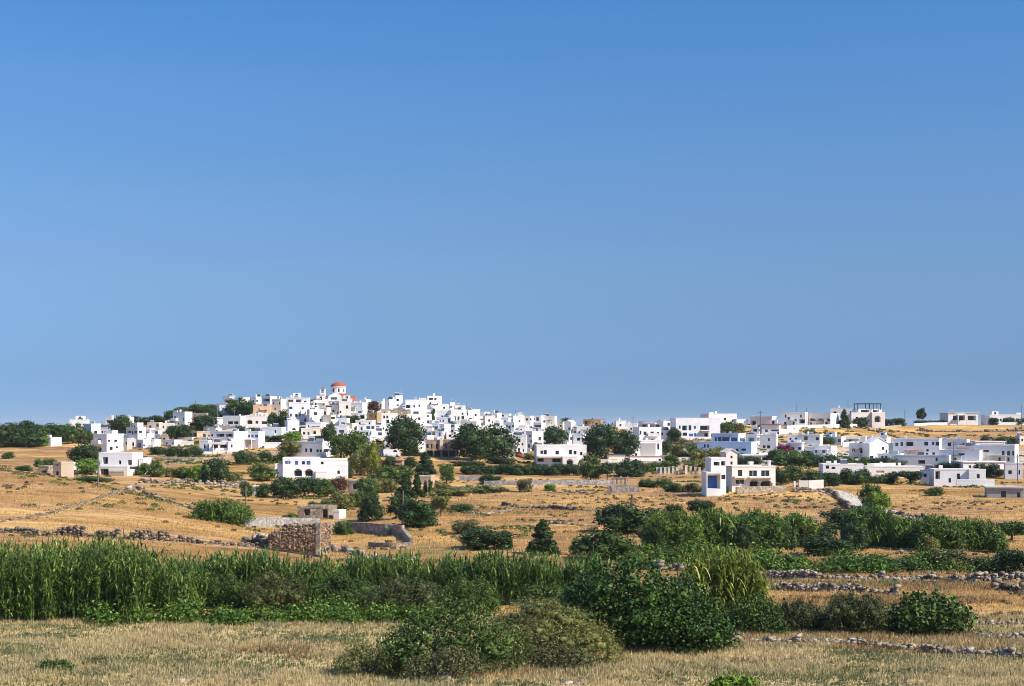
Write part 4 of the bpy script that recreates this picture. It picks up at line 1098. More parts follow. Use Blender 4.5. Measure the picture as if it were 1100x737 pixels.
car(566.5, 491.5, 12, 5, 'car_grey', 'grey car parked beside the red car below the two storey block')

def sheet_shed(px0, px1, yt, yb, mat, label):
    p = at((px0+px1)/2, yb); m = p.y/F; w = (px1-px0)*m/2; hh = (yb-yt)*m
    o = empty('market_stall', p, 0.1); tag(o, label, 'awning')
    for xx in (-w+.1, w-.1):
        for yy in (.1, 3):
            b = MB(); b.cyl((xx, yy, -.3), (xx, yy, hh*.8), .06, .06, 6); b.build('post', 'metal_grey', o)
    b = MB(); b.quad((-w, 0, hh*.55), (w, 0, hh*.55), (w, 3.2, hh), (-w, 3.2, hh)); b.quad((-w, 0, hh*.55-.25), (w, 0, hh*.55-.25), (w, 0, hh*.55), (-w, 0, hh*.55)); b.quad((-w, 0, hh*.55-.25), (-w, 0, hh*.55), (-w, 3.2, hh), (-w, 3.2, hh-.3)); b.quad((-w, .02, hh*.5-.25), (w, .02, hh*.5-.25), (w, 3.2, hh-.06), (-w, 3.2, hh-.06))
    b.build('canopy', mat, o)
    b = MB(); b.box(-w+.3, w-.3, .6, 1.4, -.2, hh*.35); b.build('bench', 'cream_plaster', o)
sheet_shed(636.5, 645.5, 492.5, 499, 'orange_sheet', 'orange canvas awning beside the arched villa hedge')
sheet_shed(537, 553.5, 487, 493.5, 'car_white', 'white canvas awning under the twin trees')

# white shrine pillar by the twin trees
p = at(533.8, 492); b = MB(); hh = 12*p.y/F
b.cyl((0, 0, -.3), (0, 0, hh*.25), .75, .55, 8); b.cyl((0, 0, hh*.25), (0, 0, hh*.8), .42, .34, 8); b.dome(0, 0, hh*.8, .34, hh*.2, 8, 4)
tag(b.build('shrine', 'white_plaster', None, p), 'slim white roadside shrine pillar at the foot of the twin trees', 'shrine')

# ------------------------------------------------------------------ dry stone walls
def stones_arrays(rg, P, S, flatz=0.75):
    """jittered blocks: centres P (n,3), sizes S (n,)"""
    n = len(P)
    c = np.array([(-1,-1,-1),(1,-1,-1),(1,1,-1),(-1,1,-1),(-1,-1,1),(1,-1,1),(1,1,1),(-1,1,1)], float)*0.5
    v = c[None]*(1+rg.uniform(-0.35, 0.15, (n, 8, 3)))*np.stack([S*rg.uniform(0.9, 1.6, n), S*rg.uniform(.8, 1.2, n), S*flatz*rg.uniform(.7, 1.2, n)], 1)[:, None]
    a = rg.uniform(-.6, .6, n); t = rg.normal(0, .18, n)
    x, y, z = v[..., 0].copy(), v[..., 1].copy(), v[..., 2].copy()
    x, z = x*np.cos(t)[:, None]-z*np.sin(t)[:, None], x*np.sin(t)[:, None]+z*np.cos(t)[:, None]
    X = x*np.cos(a)[:, None]-y*np.sin(a)[:, None]; Yv = x*np.sin(a)[:, None]+y*np.cos(a)[:, None]
    V = (np.stack([X, Yv, z], -1)+P[:, None]).reshape(-1, 3)
    f = np.array([(0,3,2,1),(4,5,6,7),(0,1,5,4),(1,2,6,5),(2,3,7,6),(3,0,4,7)])
    return V, (np.arange(n)[:, None, None]*8+f[None]).reshape(-1, 4)
def stone_wall(pts, hgt, mat, label, stone=0.34, gap=0.05, thick=0.55, seed=1, name='dry_stone_wall'):
    rg = np.random.default_rng(seed)
    W = [at(*p) for p in pts]
    P = []; S = []
    hv = hgt
    for a, b in zip(W[:-1], W[1:]):
        L = (b.xy-a.xy).length; n = max(2, int(L/stone*1.15)); dirn = (b.xy-a.xy)/max(L, .01); nrm = Vector((-dirn.y, dirn.x))
        for i in range(n):
            t = (i+rg.uniform(0, 1))/n; c = a.xy.lerp(b.xy, t); z0 = zt(c.x, c.y)
            hv = min(max(hv+rg.normal(0, hgt*.16), hgt*.45), hgt*1.25)
            if rg.uniform() < gap: hv = hgt*.3
            k = max(1, int(round(hv/(stone*.62))))
            for j in range(k):
                for side in (-1, 1):
                    if side > 0 and thick < .4: continue
                    q = c+nrm*side*thick*.28*(1-.3*j/k)+nrm*rg.normal(0, .05)
                    P.append((q.x, q.y, z0-.05+stone*.62*(j+.35)+rg.normal(0, .03))); S.append(stone*rg.uniform(.7, 1.3))
            if rg.uniform() < .35:
                q = c+nrm*rg.normal(0, .8); P.append((q.x, q.y, zt(q.x, q.y)+.05)); S.append(stone*rg.uniform(.4, .9))
    v, q = stones_arrays(rg, np.array(P), np.array(S))
    o = link(name, npmesh(name, v, q, mat)); tag(o, label, 'stone wall')
    return o
stone_wall([(-30,572),(40,575),(100,577),(150,580),(200,583),(250,586),(290,589)], .9, 'rock_brown', 'long dark dry stone wall running behind the tall reeds at left', .3, .04, seed=3)
stone_wall([(-12,562),(30,557),(60,550),(90,540),(120,532),(138,526)], .2, 'rock_brown', 'faint low stone line climbing across the golden field at left', .3, .35, seed=4)
stone_wall([(138,527),(143,525),(148,526),(153,527)], 1.0, 'rock_pale', 'heap of pale stones on the crest of the golden field', .6, 0, seed=5, name='stone_heap')
stone_wall([(156,532),(170,537),(190,542),(207,548)], .7, 'rock_brown', 'short dark stone wall below the pale stone heap in the left field', .42, .1, seed=6)
stone_wall([(358,591),(385,597),(410,601),(445,605)], .6, 'rock_pale', 'tumbled pale stone line right of the ruined stone house', .4, .15, seed=7)
stone_wall([(262,585),(275,587),(290,590)], 1.2, 'rock_pale', 'rubble heap at the left corner of the ruined stone house', .5, 0, seed=8, name='rubble_heap')
stone_wall([(810,621),(870,622),(930,623),(990,623.5),(1050,625),(1130,626)], .75, 'rock_pale', 'long pale dry stone wall below the vine rows at right', .28, .05, seed=9)
stone_wall([(828,634),(870,635.5),(920,637),(965,639)], .6, 'rock_pale', 'second low stone wall nearer than the long pale wall at right', .26, .12, seed=10)
stone_wall([(1070,633),(1085,635),(1102,636)], .7, 'rock_brown', 'short dark stone stub at the right edge below the long pale wall', .5, .05, seed=11)
stone_wall([(784,691),(800,690),(830,691.5),(860,692),(900,693),(930,694),(960,697),(1000,701),(1050,704),(1110,708)], .62, 'rock_pale', 'low broken wall of white stones across the near field at right', .26, .1, seed=12)
stone_wall([(1045,671),(1070,672),(1110,671)], .45, 'rock_pale', 'short low stone line right of the round fig bush', .22, .1, seed=13)
stone_wall([(1050,686),(1075,688),(1110,687)], .45, 'rock_pale', 'scattered stone line at the right edge below the round fig bush', .22, .2, seed=14)
stone_wall([(897,533),(905,542),(918,550),(930,553),(945,556)], .9, 'rock_brown', 'dark stone wall curving along the left side of the pale road', .36, .03, seed=15)
stone_wall([(852,529),(870,529),(885,527),(897,533)], .8, 'rock_brown', 'dark stone wall from the cream villa to the road bend', .45, .05, seed=16)
stone_wall([(955,552),(985,556),(1010,559),(1028,561)], .7, 'rock_brown', 'dark low stone wall beyond the road right of the bushy tree', .45, .1, seed=17)
stone_wall([(1030,562),(1060,564),(1105,567)], .7, 'rock_brown', 'dark low stone wall running to the right edge of the field', .45, .1, seed=18)
stone_wall([(540,543),(570,546),(600,548),(645,550)], .6, 'rock_brown', 'dark stone terrace wall left of the big round dark tree', .42, .1, seed=19)
stone_wall([(590,530),(615,530),(640,531)], .6, 'rock_brown', 'dark stone terrace wall left of the pillared well', .42, .15, seed=20)
stone_wall([(590,563),(620,564),(642,565)], .35, 'rock_brown', 'thin low stone line under the big round dark tree', .36, .2, seed=21)
stone_wall([(676,608),(700,612),(735,613)], .7, 'rock_pale', 'white stone edging below the vine patch in the middle', .4, .08, seed=22)
stone_wall([(20,504),(60,505),(120,500),(200,498)], .5, 'rock_pale', 'pale stone terrace line in the upper left field', .5, .25, seed=23)
stone_wall([(150,519),(180,519),(235,521)], .9, 'rock_pale', 'pale stone wall under the row of field bushes at left', .45, .08, seed=24)
stone_wall([(238,523),(250,523),(264,522)], 1.3, 'rock_pale', 'short tall pale stone wall beside the big round bush at left', .45, .03, seed=25)
stone_wall([(468,545),(490,549),(520,553),(548,549)], .4, 'rock_pale', 'scattered stone line in the dry field right of the pale olive tree', .45, .3, seed=26)
stone_wall([(440,531),(470,528),(500,524),(540,521)], .7, 'rock_brown', 'dark terrace edge above the dry field in the middle', .45, .1, seed=27)
stone_wall([(600,735),(612,736),(627,735.5)], .22, 'rock_pale', 'small pile of pale stones at the bottom edge in the middle', .28, .1, seed=28, name='stone_pile')
stone_wall([(452,728),(470,729.5),(486,729)], .3, 'rock_pale', 'small pile of pale stones at the foot of the grey green bush', .3, .1, seed=29, name='stone_pile')
stone_wall([(192,733),(200,734.5),(212,734)], .3, 'rock_pale', 'small pile of stones in the near grass at left', .3, .1, seed=30, name='stone_pile')
stone_wall([(800,559),(850,560),(880,557),(893,555)], .4, 'rock_brown', 'dark tumbled stone line behind the middle reed clump', .45, .25, seed=31)
stone_wall([(915,588),(950,590),(985,592)], .4, 'rock_pale', 'stone line in front of the right reed clumps', .36, .15, seed=32)
stone_wall([(985,463),(1020,464),(1060,464),(1105,463)], 1.2, 'rock_brown', 'long low terrace wall under the right ridge houses', .8, .1, seed=33)
stone_wall([(935,463),(950,466),(966,471)], .9, 'rock_brown', 'dark wall slanting down the dry hill under the hilltop villa', .7, .05, seed=34)

# white terrace walls on the right ridge, low masonry walls
def low_wall(pts, hgt, thick, mat, label, cat='wall', name='garden_wall', cap=None, Y=None):
    W = [at(*p) for p in pts]; b = MB()
    for a, c in zip(W[:-1], W[1:]):
        d = (c.xy-a.xy).normalized(); n = Vector((-d.y, d.x))*thick/2
        q = [(a.x-n.x, a.y-n.y, a.z), (c.x-n.x, c.y-n.y, c.z), (c.x+n.x, c.y+n.y, c.z), (a.x+n.x, a.y+n.y, a.z)]
        lo = [(x, y, z-1.0) for x, y, z in q]; hi = [(x, y, z+hgt) for x, y, z in q]
        for i in range(4): b.quad(lo[i], lo[(i+1) % 4], hi[(i+1) % 4], hi[i])
        b.quad(*hi)
    o = b.build(name, mat); tag(o, label, cat); return o
low_wall([(982,453.5),(1000,454),(1020,455)], 1.0, .4, 'white_plaster', 'thin white terrace wall along the ridge below the round tree')
low_wall([(845,461),(870,460),(895,459.5),(930,459)], 1.2, .4, 'ivory_plaster', 'long pale terrace wall under the arched skyline houses')
low_wall([(935,463),(950,460),(968,455)], .7, .4, 'pale_stone', 'pale stone wall climbing the dry hill right of the hilltop villa')
low_wall([(791,531.5),(815,530),(843,529.5)], 1.4, .5, 'field_stone', 'rubble retaining wall with pale coping in front of the cream villa', name='retaining_wall')
low_wall([(754,527.5),(765,528.5),(775,529)], .9, .4, 'grey_stone', 'low grey wall at the left foot of the cream villa')
low_wall([(858,526),(868,526),(884,525)], 1.9, .4, 'grey_plaster', 'grey gate wall right of the cream villa retaining wall', name='gate_wall')
low_wall([(852.5,527),(854.5,527)], 1.9, .5, 'white_plaster', 'white gate post right of the cream villa retaining wall', name='gate_post', cat='gate post')
low_wall([(520,522),(560,521.5),(600,521),(640,521),(660,521)], 1.1, .4, 'grey_stone', 'long grey field wall below the olive hedge in the middle')
low_wall([(493,516.5),(520,516.5),(535,516)], 1.1, .4, 'grey_stone', 'short grey field wall under the left end of the olive hedge')
low_wall([(250,490),(275,490.5),(300,489)], 1.2, .4, 'pale_stone', 'pale wall below the long gallery house at the field edge')
low_wall([(128,491),(160,493),(215,494),(250,493)], .7, .4, 'pale_stone', 'long low pale wall at the top of the left field')

# ------------------------------------------------------------------ ruined stone house, farm buildings
def stone_panel(rg, x0, x1, zf0, zf1, y, stone=.24, thick=.5, jag=.25):
    """a masonry wall of laid stones between x0..x1; top zf0..zf1"""
    P = []; S = []; nz = int(max(zf0, zf1)/(stone*.62))+1
    for j in range(nz):
        z = stone*.62*(j+.5); n = int((x1-x0)/(stone*1.12))
        for i in range(n):
            x = x0+(x1-x0)*(i+.5+.5*(j % 2)*.6)/n; top = zf0+(zf1-zf0)*(x-x0)/(x1-x0)+rg.normal(0, jag)*.4
            if z > top: continue
            P.append((x, y+rg.normal(0, .035), z)); S.append(stone*rg.uniform(.85, 1.2))
    return np.array(P), np.array(S)
def ruin():
    rg = np.random.default_rng(77)
    p = at(289, 591); m = p.y/F; w = 56*m; hh = 27*m; yaw = R(-9)
    o = empty('ruined_house', p, yaw); tag(o, 'roofless ruined stone house of brown rubble with pale right corner', 'ruin')
    P, S = stone_panel(rg, 0, w, hh*.62, hh*1.02, 0); v, q = stones_arrays(rg, P, S); link('front_wall', npmesh('front_wall', v, q, 'rock_ruin'), o)
    b = MB(); b.box(.1, w-.1, .12, .55, -.6, hh*.6); b.build('wall_core', 'field_stone', o)
    P, S = stone_panel(rg, 0, 3.4, hh*1.05, hh*.95, 0); v, q = stones_arrays(rg, P, S); v = np.stack([w-v[:, 1], v[:, 0], v[:, 2]], 1)
    link('side_wall', npmesh('side_wall', v, q, 'rock_ruin'), o)
    b = MB(); b.box(w-.5, w-.12, .6, 3.2, -.6, hh*.9); b.build('wall_core', 'pale_stone', o)
    P, S = stone_panel(rg, 0, 5.2, hh*.6, hh*.75, 0); v, q = stones_arrays(rg, P, S); v = np.stack([-v[:, 1], v[:, 0], v[:, 2]], 1)
    link('side_wall', npmesh('side_wall', v, q, 'rock_brown'), o)
    P, S = stone_panel(rg, 0, w, hh*.9, hh*.98, 4.2, .26); v, q = stones_arrays(rg, P, S); link('rear_wall', npmesh('rear_wall', v, q, 'rock_ruin'), o)
    b = MB(); b.box(.1, w-.1, 4.3, 4.6, -.6, hh*.82); b.build('wall_core', 'pale_stone', o)
    b = MB(); b.box(w-.36, w+.12, -.2, .34, -.4, hh*1.08); b.build('corner_pier', 'field_stone', o)
ruin()
low_wall([(262,566),(285,566),(305,566),(343,567)], 1.3, .5, 'grey_stone', 'long grey farm wall behind the ruined stone house', name='farm_wall')
low_wall([(343,574),(360,572),(380,572),(400,573.5),(433,576)], 1.4, .4, 'pink_stone', 'long grey wall at the back of the walled courtyard in the field', name='courtyard_wall')
low_wall([(433,576),(437,581),(442,588)], 1.0, .45, 'field_stone', 'stone wall closing the right side of the walled courtyard', name='courtyard_wall')
low_wall([(397,587),(420,588),(442,588)], .5, .4, 'field_stone', 'low wall along the front of the walled courtyard', name='courtyard_wall')
h('m',192,252,345,308,-8,'f','low old stone farmhouse behind the ruined stone house','220 255 245 290 h;300 262 322 300 h',chim=0,d=5)
h('m',346,268,390,306,-14,'i','small white end block of the old stone farmhouse','-',chim=0,d=3)
h('m',404,142,486,196,-24,'c','tiny cream stone hut under the big villa trees','',chim=0,d=3)
h('m',708,122,772,162,-12,'b','grey beige stone hut below the dark conifers in the middle','-',chim=0,d=3.5)
h('m',530,58,640,100,-4,'n','low brown field house with dark doorway left of the tall conifer','590 75 625 98 d',chim=0,parapet=False,d=4)
h('m',2,164,34,206,-12,'w','small white pump house beside the wide dark trees at left','-',chim=0,d=1.8)
# pillared well in the middle field
def well():
    p = at(666, 529.5); m = p.y/F; o = empty('pillared_well', p, R(-6)); tag(o, 'old stone well with pillars and flanking grey walls in the middle field', 'well')
    b = MB(); b.box(-13.5*m, -9*m+0.0, -.2, .25, -.5, 7*m); b.box(9.5*m, 20*m, -.2, .25, -.5, 7.5*m); b.build('side_wall', 'grey_stone', o)
    b = MB(); b.box(-9*m, 9*m, -.35, 2, -.5, 9*m); b.build('basin', 'pale_stone', o)
    for k, xx in enumerate((-8, -3.5, 1, 5.5, 8.2)):
        b = MB(); b.box((xx-.8)*m, (xx+.8)*m, -.1, .3, 9*m, (18-2*(k % 2))*m); b.build('pillar', 'grey_wood' if k % 2 else 'pale_stone', o)
    b = MB(); b.box(-9*m, 6.5*m, -.15, .35, 14.5*m, 15.5*m); b.build('lintel', 'grey_wood', o)
    p = at(678.5, 543); b = MB(); b.cyl((0, 0, -.3), (.1, 0, 12*p.y/F), .35, .16, 7); b.cyl((.1, 0, 6*p.y/F), (-.5, .2, 8.5*p.y/F), .14, .06, 6)
    tag(b.build('tree_stump', 'bark', None, p), 'dark bare tree stump just below the pillared well', 'tree stump')
well()
# gate sheets / flat white things
p = at(1065, 523)
b = MB(); b.box(-4.5, 5, -1, 1.2, -.4, .25); tag(b.build('concrete_slab', 'pale_concrete', None, p, -.15), 'flat pale concrete slab on the ground left of the grey block shed', 'slab')
p = at(1072, 610)
b = MB(); v, q = stones_arrays(np.random.default_rng(4), np.array([(0,0,.4),(.6,.1,.3),(-.7,.2,.35),(.1,.3,.9)]), np.array([1.1,.9,.9,.8]))
o = link('boulder_group', npmesh('boulder_group', v, q, 'rock_brown'), None, p); tag(o, 'dark rock heap between the shrubs at the right edge', 'rocks')
p = at(908, 611)
b = MB(); b.box(-.7, .7, -.4, .4, -.1, .45); b.box(-.75, -.55, -.42, .42, .45, .62)
tag(b.build('feed_tub', 'pale_blue_paint', None, p+Vector((0,-.3,0)), .2), 'small pale blue tub lying at the foot of the vines', 'tub')

# ------------------------------------------------------------------ road
def strip(path, name, mat, width, lift):
    W = [at(*p) for p in path]; pts = []
    for a, c in zip(W[:-1], W[1:]): pts += [a.xy.lerp(c.xy, i/8) for i in range(8)]
    pts.append(W[-1].xy); sm_ = pts[:]
    for _ in range(12): sm_ = [sm_[0]]+[(sm_[i-1]+sm_[i]*2+sm_[i+1])/4 for i in range(1, len(sm_)-1)]+[sm_[-1]]
    b = MB(); rows = []
    for i, q in enumerate(sm_):
        d = (sm_[min(i+1, len(sm_)-1)]-sm_[max(i-1, 0)]).normalized(); n = Vector((-d.y, d.x)); z = max(zt(q.x+n.x*k, q.y+n.y*k) for k in (-width/2, 0, width/2))
        rows.append([(q.x+n.x*k, q.y+n.y*k, z+lift) for k in (-width/2, 0, width/2)]+[(q.x-n.x*(width/2+.3), q.y-n.y*(width/2+.3), z-.8), (q.x+n.x*(width/2+.3), q.y+n.y*(width/2+.3), z-.8)])
    for r0, r1 in zip(rows[:-1], rows[1:]):
        for j in (0, 1): b.quad(r0[j], r0[j+1], r1[j+1], r1[j])
        b.quad(r0[3], r0[0], r1[0], r1[3]); b.quad(r0[2], r0[4], r1[4], r1[2])
    o = b.build(name, mat); o['kind'] = 'structure'; return o
strip([(884,526.5),(897,529),(908,534),(919,540),(932,545),(948,549),(962,552)], 'road', 'pale_concrete', 4.6, .06)
strip([(962,553),(990,557),(1020,561),(1060,564),(1140,568)], 'track', 'beige_plaster', 2.6, .05)
# white garden walls between the houses at right
for a, c, l in [((862,489),(886,489),'white garden wall below the stepped house with round windows'),((904,499),(930,498),'white garden wall in the hedge below the big white gable'),((935,503.5),(962,503),'white garden wall behind the long white garden house'),((1036,503),(1060,502.5),'white garden wall in front of the long flat lit roof'),
 ((815,492),(838,491),'white garden wall behind the white carport'),((728,487),(742,486),'white garden wall right of the grey shade panelled block'),((905,480),(922,479),'white garden wall above the bluish porch house'),((838,466),(858,465),'white garden wall under the long bright skyline house'),((870,474),(896,473),'white garden wall on the slope behind the round window house')]:
    low_wall([a, c], 1.5, .35, 'white_plaster', l)
# ------------------------------------------------------------------ trees and shrubs, one by one (crown box in photo pixels)
D_, M_, B_, O_, G_, Y_, RU = 'leaf_dark', 'leaf_mid', 'leaf_bright', 'leaf_olive', 'leaf_grey', 'leaf_yellow', 'leaf_rust'
T = lambda box, k, m, lab, cat='tree', grp=None, **kw: plant(box, k+':'+m, lab, cat, grp, **kw)
NM = {}
def P_(name, *a, **k):
    o = T(*a, **k); o.name = name; return o
# dark wood at far left
for i, (b, k, m, l) in enumerate([((-12,455,16,481),'tree',D_,'large dark tree cut by the left edge of the photo'),((6,452,34,480),'tree',D_,'tallest rounded tree of the dark wood at far left'),
 ((26,456,48,478),'tree',M_,'mid green tree in the dark wood above the low white cottage'),((42,455,66,474),'tree',D_,'dark tree behind the right end of the low white cottage'),((56,456,76,474),'tree',M_,'dark tree at the right end of the far left wood'),
 ((66,454,86,477),'tree',M_,'rounded tree in front of the leftmost village houses'),((86,463,100,477),'tree',M_,'small tree between the leftmost village houses'),((40,469,52,480),'shrub',B_,'light green shrub beside the low white cottage')]):
    P_('shrub' if k == 'shrub' else 'tree', b, k, m, l, 'shrub' if k == 'shrub' else 'tree')
P_('tree', (118,446,138,473), 'tree', D_, 'tall dark tree breaking the skyline left of the tree ridge', 'tree')
P_('tree', (74,477,102,500), 'tree', D_, 'dark spreading tree left of the arcaded house')
P_('tree', (79,493,102,510), 'tree', B_, 'bright green tree beside the large stepped house at left')
P_('hedge', (36,491,57,502), 'hedge', M_, 'dark hedge behind the square beige hut at left', 'hedge')
P_('shrub', (1,485,13,493), 'shrub', M_, 'small dark shrub in the upper field at the left edge', 'shrub')
P_('shrub', (12,499,30,505.5), 'hedge', M_, 'low green shrub on the crest of the golden field at left', 'shrub')
P_('hedge', (66,511,112,517.5), 'hedge', M_, 'low dark hedge at the foot of the beige hut and stepped house', 'hedge')
P_('hedge', (101,454.5,119,461), 'hedge', O_, 'green creeper mound on the roof terrace above the arcaded house', 'roof plants')
# tree ridge
for i, b in enumerate([(139,447,152,456),(149,448,162,456),(159,446,172,456),(168,447,180,456)]):
    P_('tree', b, 'tree', D_, ['first','second','third','fourth'][i]+' dark tree from the left along the low tree ridge', 'tree', 'dark trees of the low ridge')
for b, l in [((174,441,190,455),'rounded tree left of the tall white block on the ridge'),((185,437,205,449),'dark tree at the left of the wooded hilltop'),((200,434,219,446),'tree under the thin mast on the wooded hilltop'),((215,434,233,446),'tree at the right of the wooded hilltop'),((224,441,236,451),'dark tree left of the cube house under the hilltop')]:
    P_('tree', b, 'tree', M_, l)
P_('tree', (203,446,229,464), 'tree', D_, 'broad dark tree right of the tall white block')
P_('tree', (179,457,192,474), 'tree', D_, 'dark tree left of a pair below the tall white block')
P_('tree', (189,456,202,473), 'tree', D_, 'dark tree right of a pair below the tall white block')
P_('tree', (199,457,212,466), 'shrub', O_, 'olive green bush behind the pergola house', 'shrub')
for b, l in [((157,479,176,489),'dark hedge bush at the left of the hedge row under the low bluish building'),((173,479,192,491),'second dark hedge bush under the low bluish building'),((189,480,204,492),'wide dark hedge bush under the low bright building'),((201,478,216,490),'dark hedge bush left of the grey white cube')]:
    P_('hedge', b, 'hedge', D_, l, 'hedge')
for b, k, m, l in [((147,497,160,511),'shrub',M_,'dark bush just right of the stepped house at left'),((158,496,174,513),'shrub',M_,'second bush right of the stepped house at left'),((175,502,190,513),'shrub',O_,'olive bush in the row of field bushes'),((187,501,203,514),'shrub',M_,'mid green bush in the row of field bushes'),((200,500,218,516),'shrub',B_,'brighter bush next to the big round field tree'),
 ((243,507,258,519),'shrub',O_,'pale olive bush right of the big round field tree')]:
    P_('bush', b, k, m, l, 'bush')
P_('tree', (212,492,243,519), 'shrub', D_, 'big round dark tree in the left field')
P_('tree', (252,484,263,500), 'tree', D_, 'small dark tree alone at the upper edge of the left field')
# hillside
P_('tree', (242,426,262,447), 'tree', M_, 'left tree of the two hilltop trees under the skyline at left')
P_('tree', (254,430,272,447), 'tree', D_, 'right tree of the two hilltop trees under the skyline at left')
P_('tree', (225,441,239,453), 'shrub', D_, 'dark bush at the foot of the white cube house on the hill', 'bush')
P_('tree', (287,443,298,463), 'tree', D_, 'left tall tree of the poplar pair beside the big white block')
P_('tree', (296,440,309,463), 'tree', D_, 'right tall tree of the poplar pair beside the big white block')
P_('hedge', (252,458,265,466), 'hedge', D_, 'dark hedge left below the ivory house with arched window', 'hedge')
P_('hedge', (263,458,276,466), 'hedge', D_, 'dark hedge right below the ivory house with arched window', 'hedge')
P_('hedge', (283,471,304,477), 'hedge', M_, 'strip of terrace plants above the low white annex', 'hedge', bury=-1.0)
P_('tree', (303,463,322,478), 'tree', B_, 'bright green tree under the big white three storey block')
P_('tree', (299,474,323,492), 'tree', O_, 'olive coloured tree left of the house with six windows')
P_('tree', (344,455,359,476), 'tree', D_, 'dark tree right of the cream house with a single arch')
P_('tree', (336,468,346,477), 'shrub', D_, 'small dark bush on the terraces below the church', 'bush')
P_('tree', (321,458,330,468), 'shrub', D_, 'small dark bush below the low white cube', 'bush')
P_('tree', (352,466,378,496), 'tree', M_, 'broad tree right of the house with six windows')
P_('tree', (368,463,394,496), 'tree', M_, 'broadest tree beside the villa with two arches')
P_('tree', (376,484,398,512), 'tree', O_, 'olive green tree behind the tiny cream hut')
P_('hedge', (365,445,386,455), 'hedge', D_, 'dark green terrace hedge to the right below the church', 'hedge')
P_('tree', (393,431,407,444), 'tree', RU, 'rust brown round tree on the skyline right of the church')
P_('tree', (384,455,394,463), 'shrub', M_, 'green pot plants on the terrace wall', 'bush')
P_('tree', (464,516,484,531), 'shrub', O_, 'olive bush right of the dark cypress pair', 'bush')
P_('tree', (417,447,450,490), 'tree', D_, 'great round dark tree on the left of the stone schoolhouse')
P_('tree', (489,456,524,496), 'tree', D_, 'left of the twin dark trees right of the stone schoolhouse')
P_('tree', (515,457,553,494), 'tree', D_, 'right of the twin dark trees right of the stone schoolhouse')
P_('cypress', (462,439,468.5,454), 'cypress', D_, 'single thin cypress in the middle of the white hillside')
P_('tree', (435,481,449,491), 'shrub', D_, 'dark bush at the foot of the great round tree', 'bush')
P_('conifer', (446,484,467,510), 'conifer', D_, 'dark conifer left of the small stone wall and schoolhouse field', 'tree')
P_('conifer', (424,507,446,536), 'conifer', D_, 'large dark conifer in the trees below the van', 'tree')
P_('conifer', (440,507,455,535), 'conifer', D_, 'slim dark conifer right of the large dark conifer', 'tree')
P_('cypress', (453,516,460,533), 'cypress', D_, 'short cypress at the left of the cypress pair by the stone hut')
P_('cypress', (459,515,466,533), 'cypress', D_, 'short cypress at the right of the cypress pair by the stone hut')
P_('tree', (472,498,487,520), 'tree', M_, 'tree standing before the left end of the olive hedge')
P_('tree', (390,474,407,512), 'tree', Y_, 'yellowish green tree right of the villa trees')
P_('tree', (412,490,424,506), 'tree', D_, 'dark tree in front of the parked van')
P_('tree', (433,491,447,504), 'tree', D_, 'dark tree right of the parked van')
P_('tree', (398,500,432,522), 'shrub', M_, 'wide green bush below the brown field house', 'bush')
P_('tree', (265,499,292,518), 'shrub', M_, 'dark bush left of the villa with two arches', 'bush')
P_('tree', (289,513,318,536), 'tree', D_, 'left dark tree of the group before the villa with two arches')
P_('tree', (310,513,340,535), 'tree', D_, 'middle dark tree of the group before the villa with two arches')
P_('tree', (332,514,356,535), 'tree', M_, 'right dark tree of the group before the villa with two arches')
P_('shrub', (352,503,367,512), 'shrub', O_, 'olive shrub against the villa with two arches', 'shrub')
P_('tree', (350,512,372,530), 'shrub', RU, 'brownish bush left of the tiny cream hut', 'bush')
P_('tree', (476,522,534,530), 'hedge', O_, 'long low olive green hedge on the terrace edge in the middle', 'hedge')
# olive hedge: a row of small trees
xs = [501,508.5,516,524,532,540,548,556,564,572,580,588,596,604,612,620]
for i, x in enumerate(xs):
    yt = 499.5 if i < 5 else 498.5; yb = 510 if i < 7 else 511
    P_('olive_tree', (x-6.5, yt, x+6.5, yb), 'tree', D_, 'small dark olive tree in the long hedge row below the arched villa', 'tree', 'olive trees of the long hedge row')
P_('tree', (624,488,646,517), 'tree', M_, 'pointed tree at the right end of the olive hedge')
P_('tree', (642,497,663,518), 'lollipop', D_, 'round tree with bare trunks right of the olive hedge')
P_('tree', (584,458,607,480), 'tree', D_, 'round dark tree behind the broad white villa')
P_('tree', (584,487,598,498), 'shrub', D_, 'ball shaped bush before the broad white villa', 'bush')
P_('tree', (629,456,664,495), 'tree', D_, 'big dark hill tree left of the white block with grey panel')
P_('tree', (659,462,684,494), 'tree', D_, 'smaller dark tree right of the big dark hill tree')
P_('shrub', (571,475,582,485), 'shrub', M_, 'green shrub at the foot of the tall blue shaded house', 'shrub')
P_('shrub', (563,485,578,494), 'shrub', O_, 'olive shrub right of the red car', 'shrub')
P_('shrub', (516,509,538,521), 'shrub', D_, 'dark bush below the olive hedge at left', 'bush')
P_('shrub', (512,521,528,530), 'shrub', M_, 'low bush left in the middle field under the grey wall', 'bush')
P_('shrub', (527,522,548,529), 'hedge', M_, 'flat low bush in the middle field', 'bush')
P_('shrub', (555,514,573,529), 'shrub', G_, 'pale grey bush in the middle field', 'bush')
P_('shrub', (584,520,598,528), 'shrub', B_, 'small bright green fig bush in the middle field', 'bush')
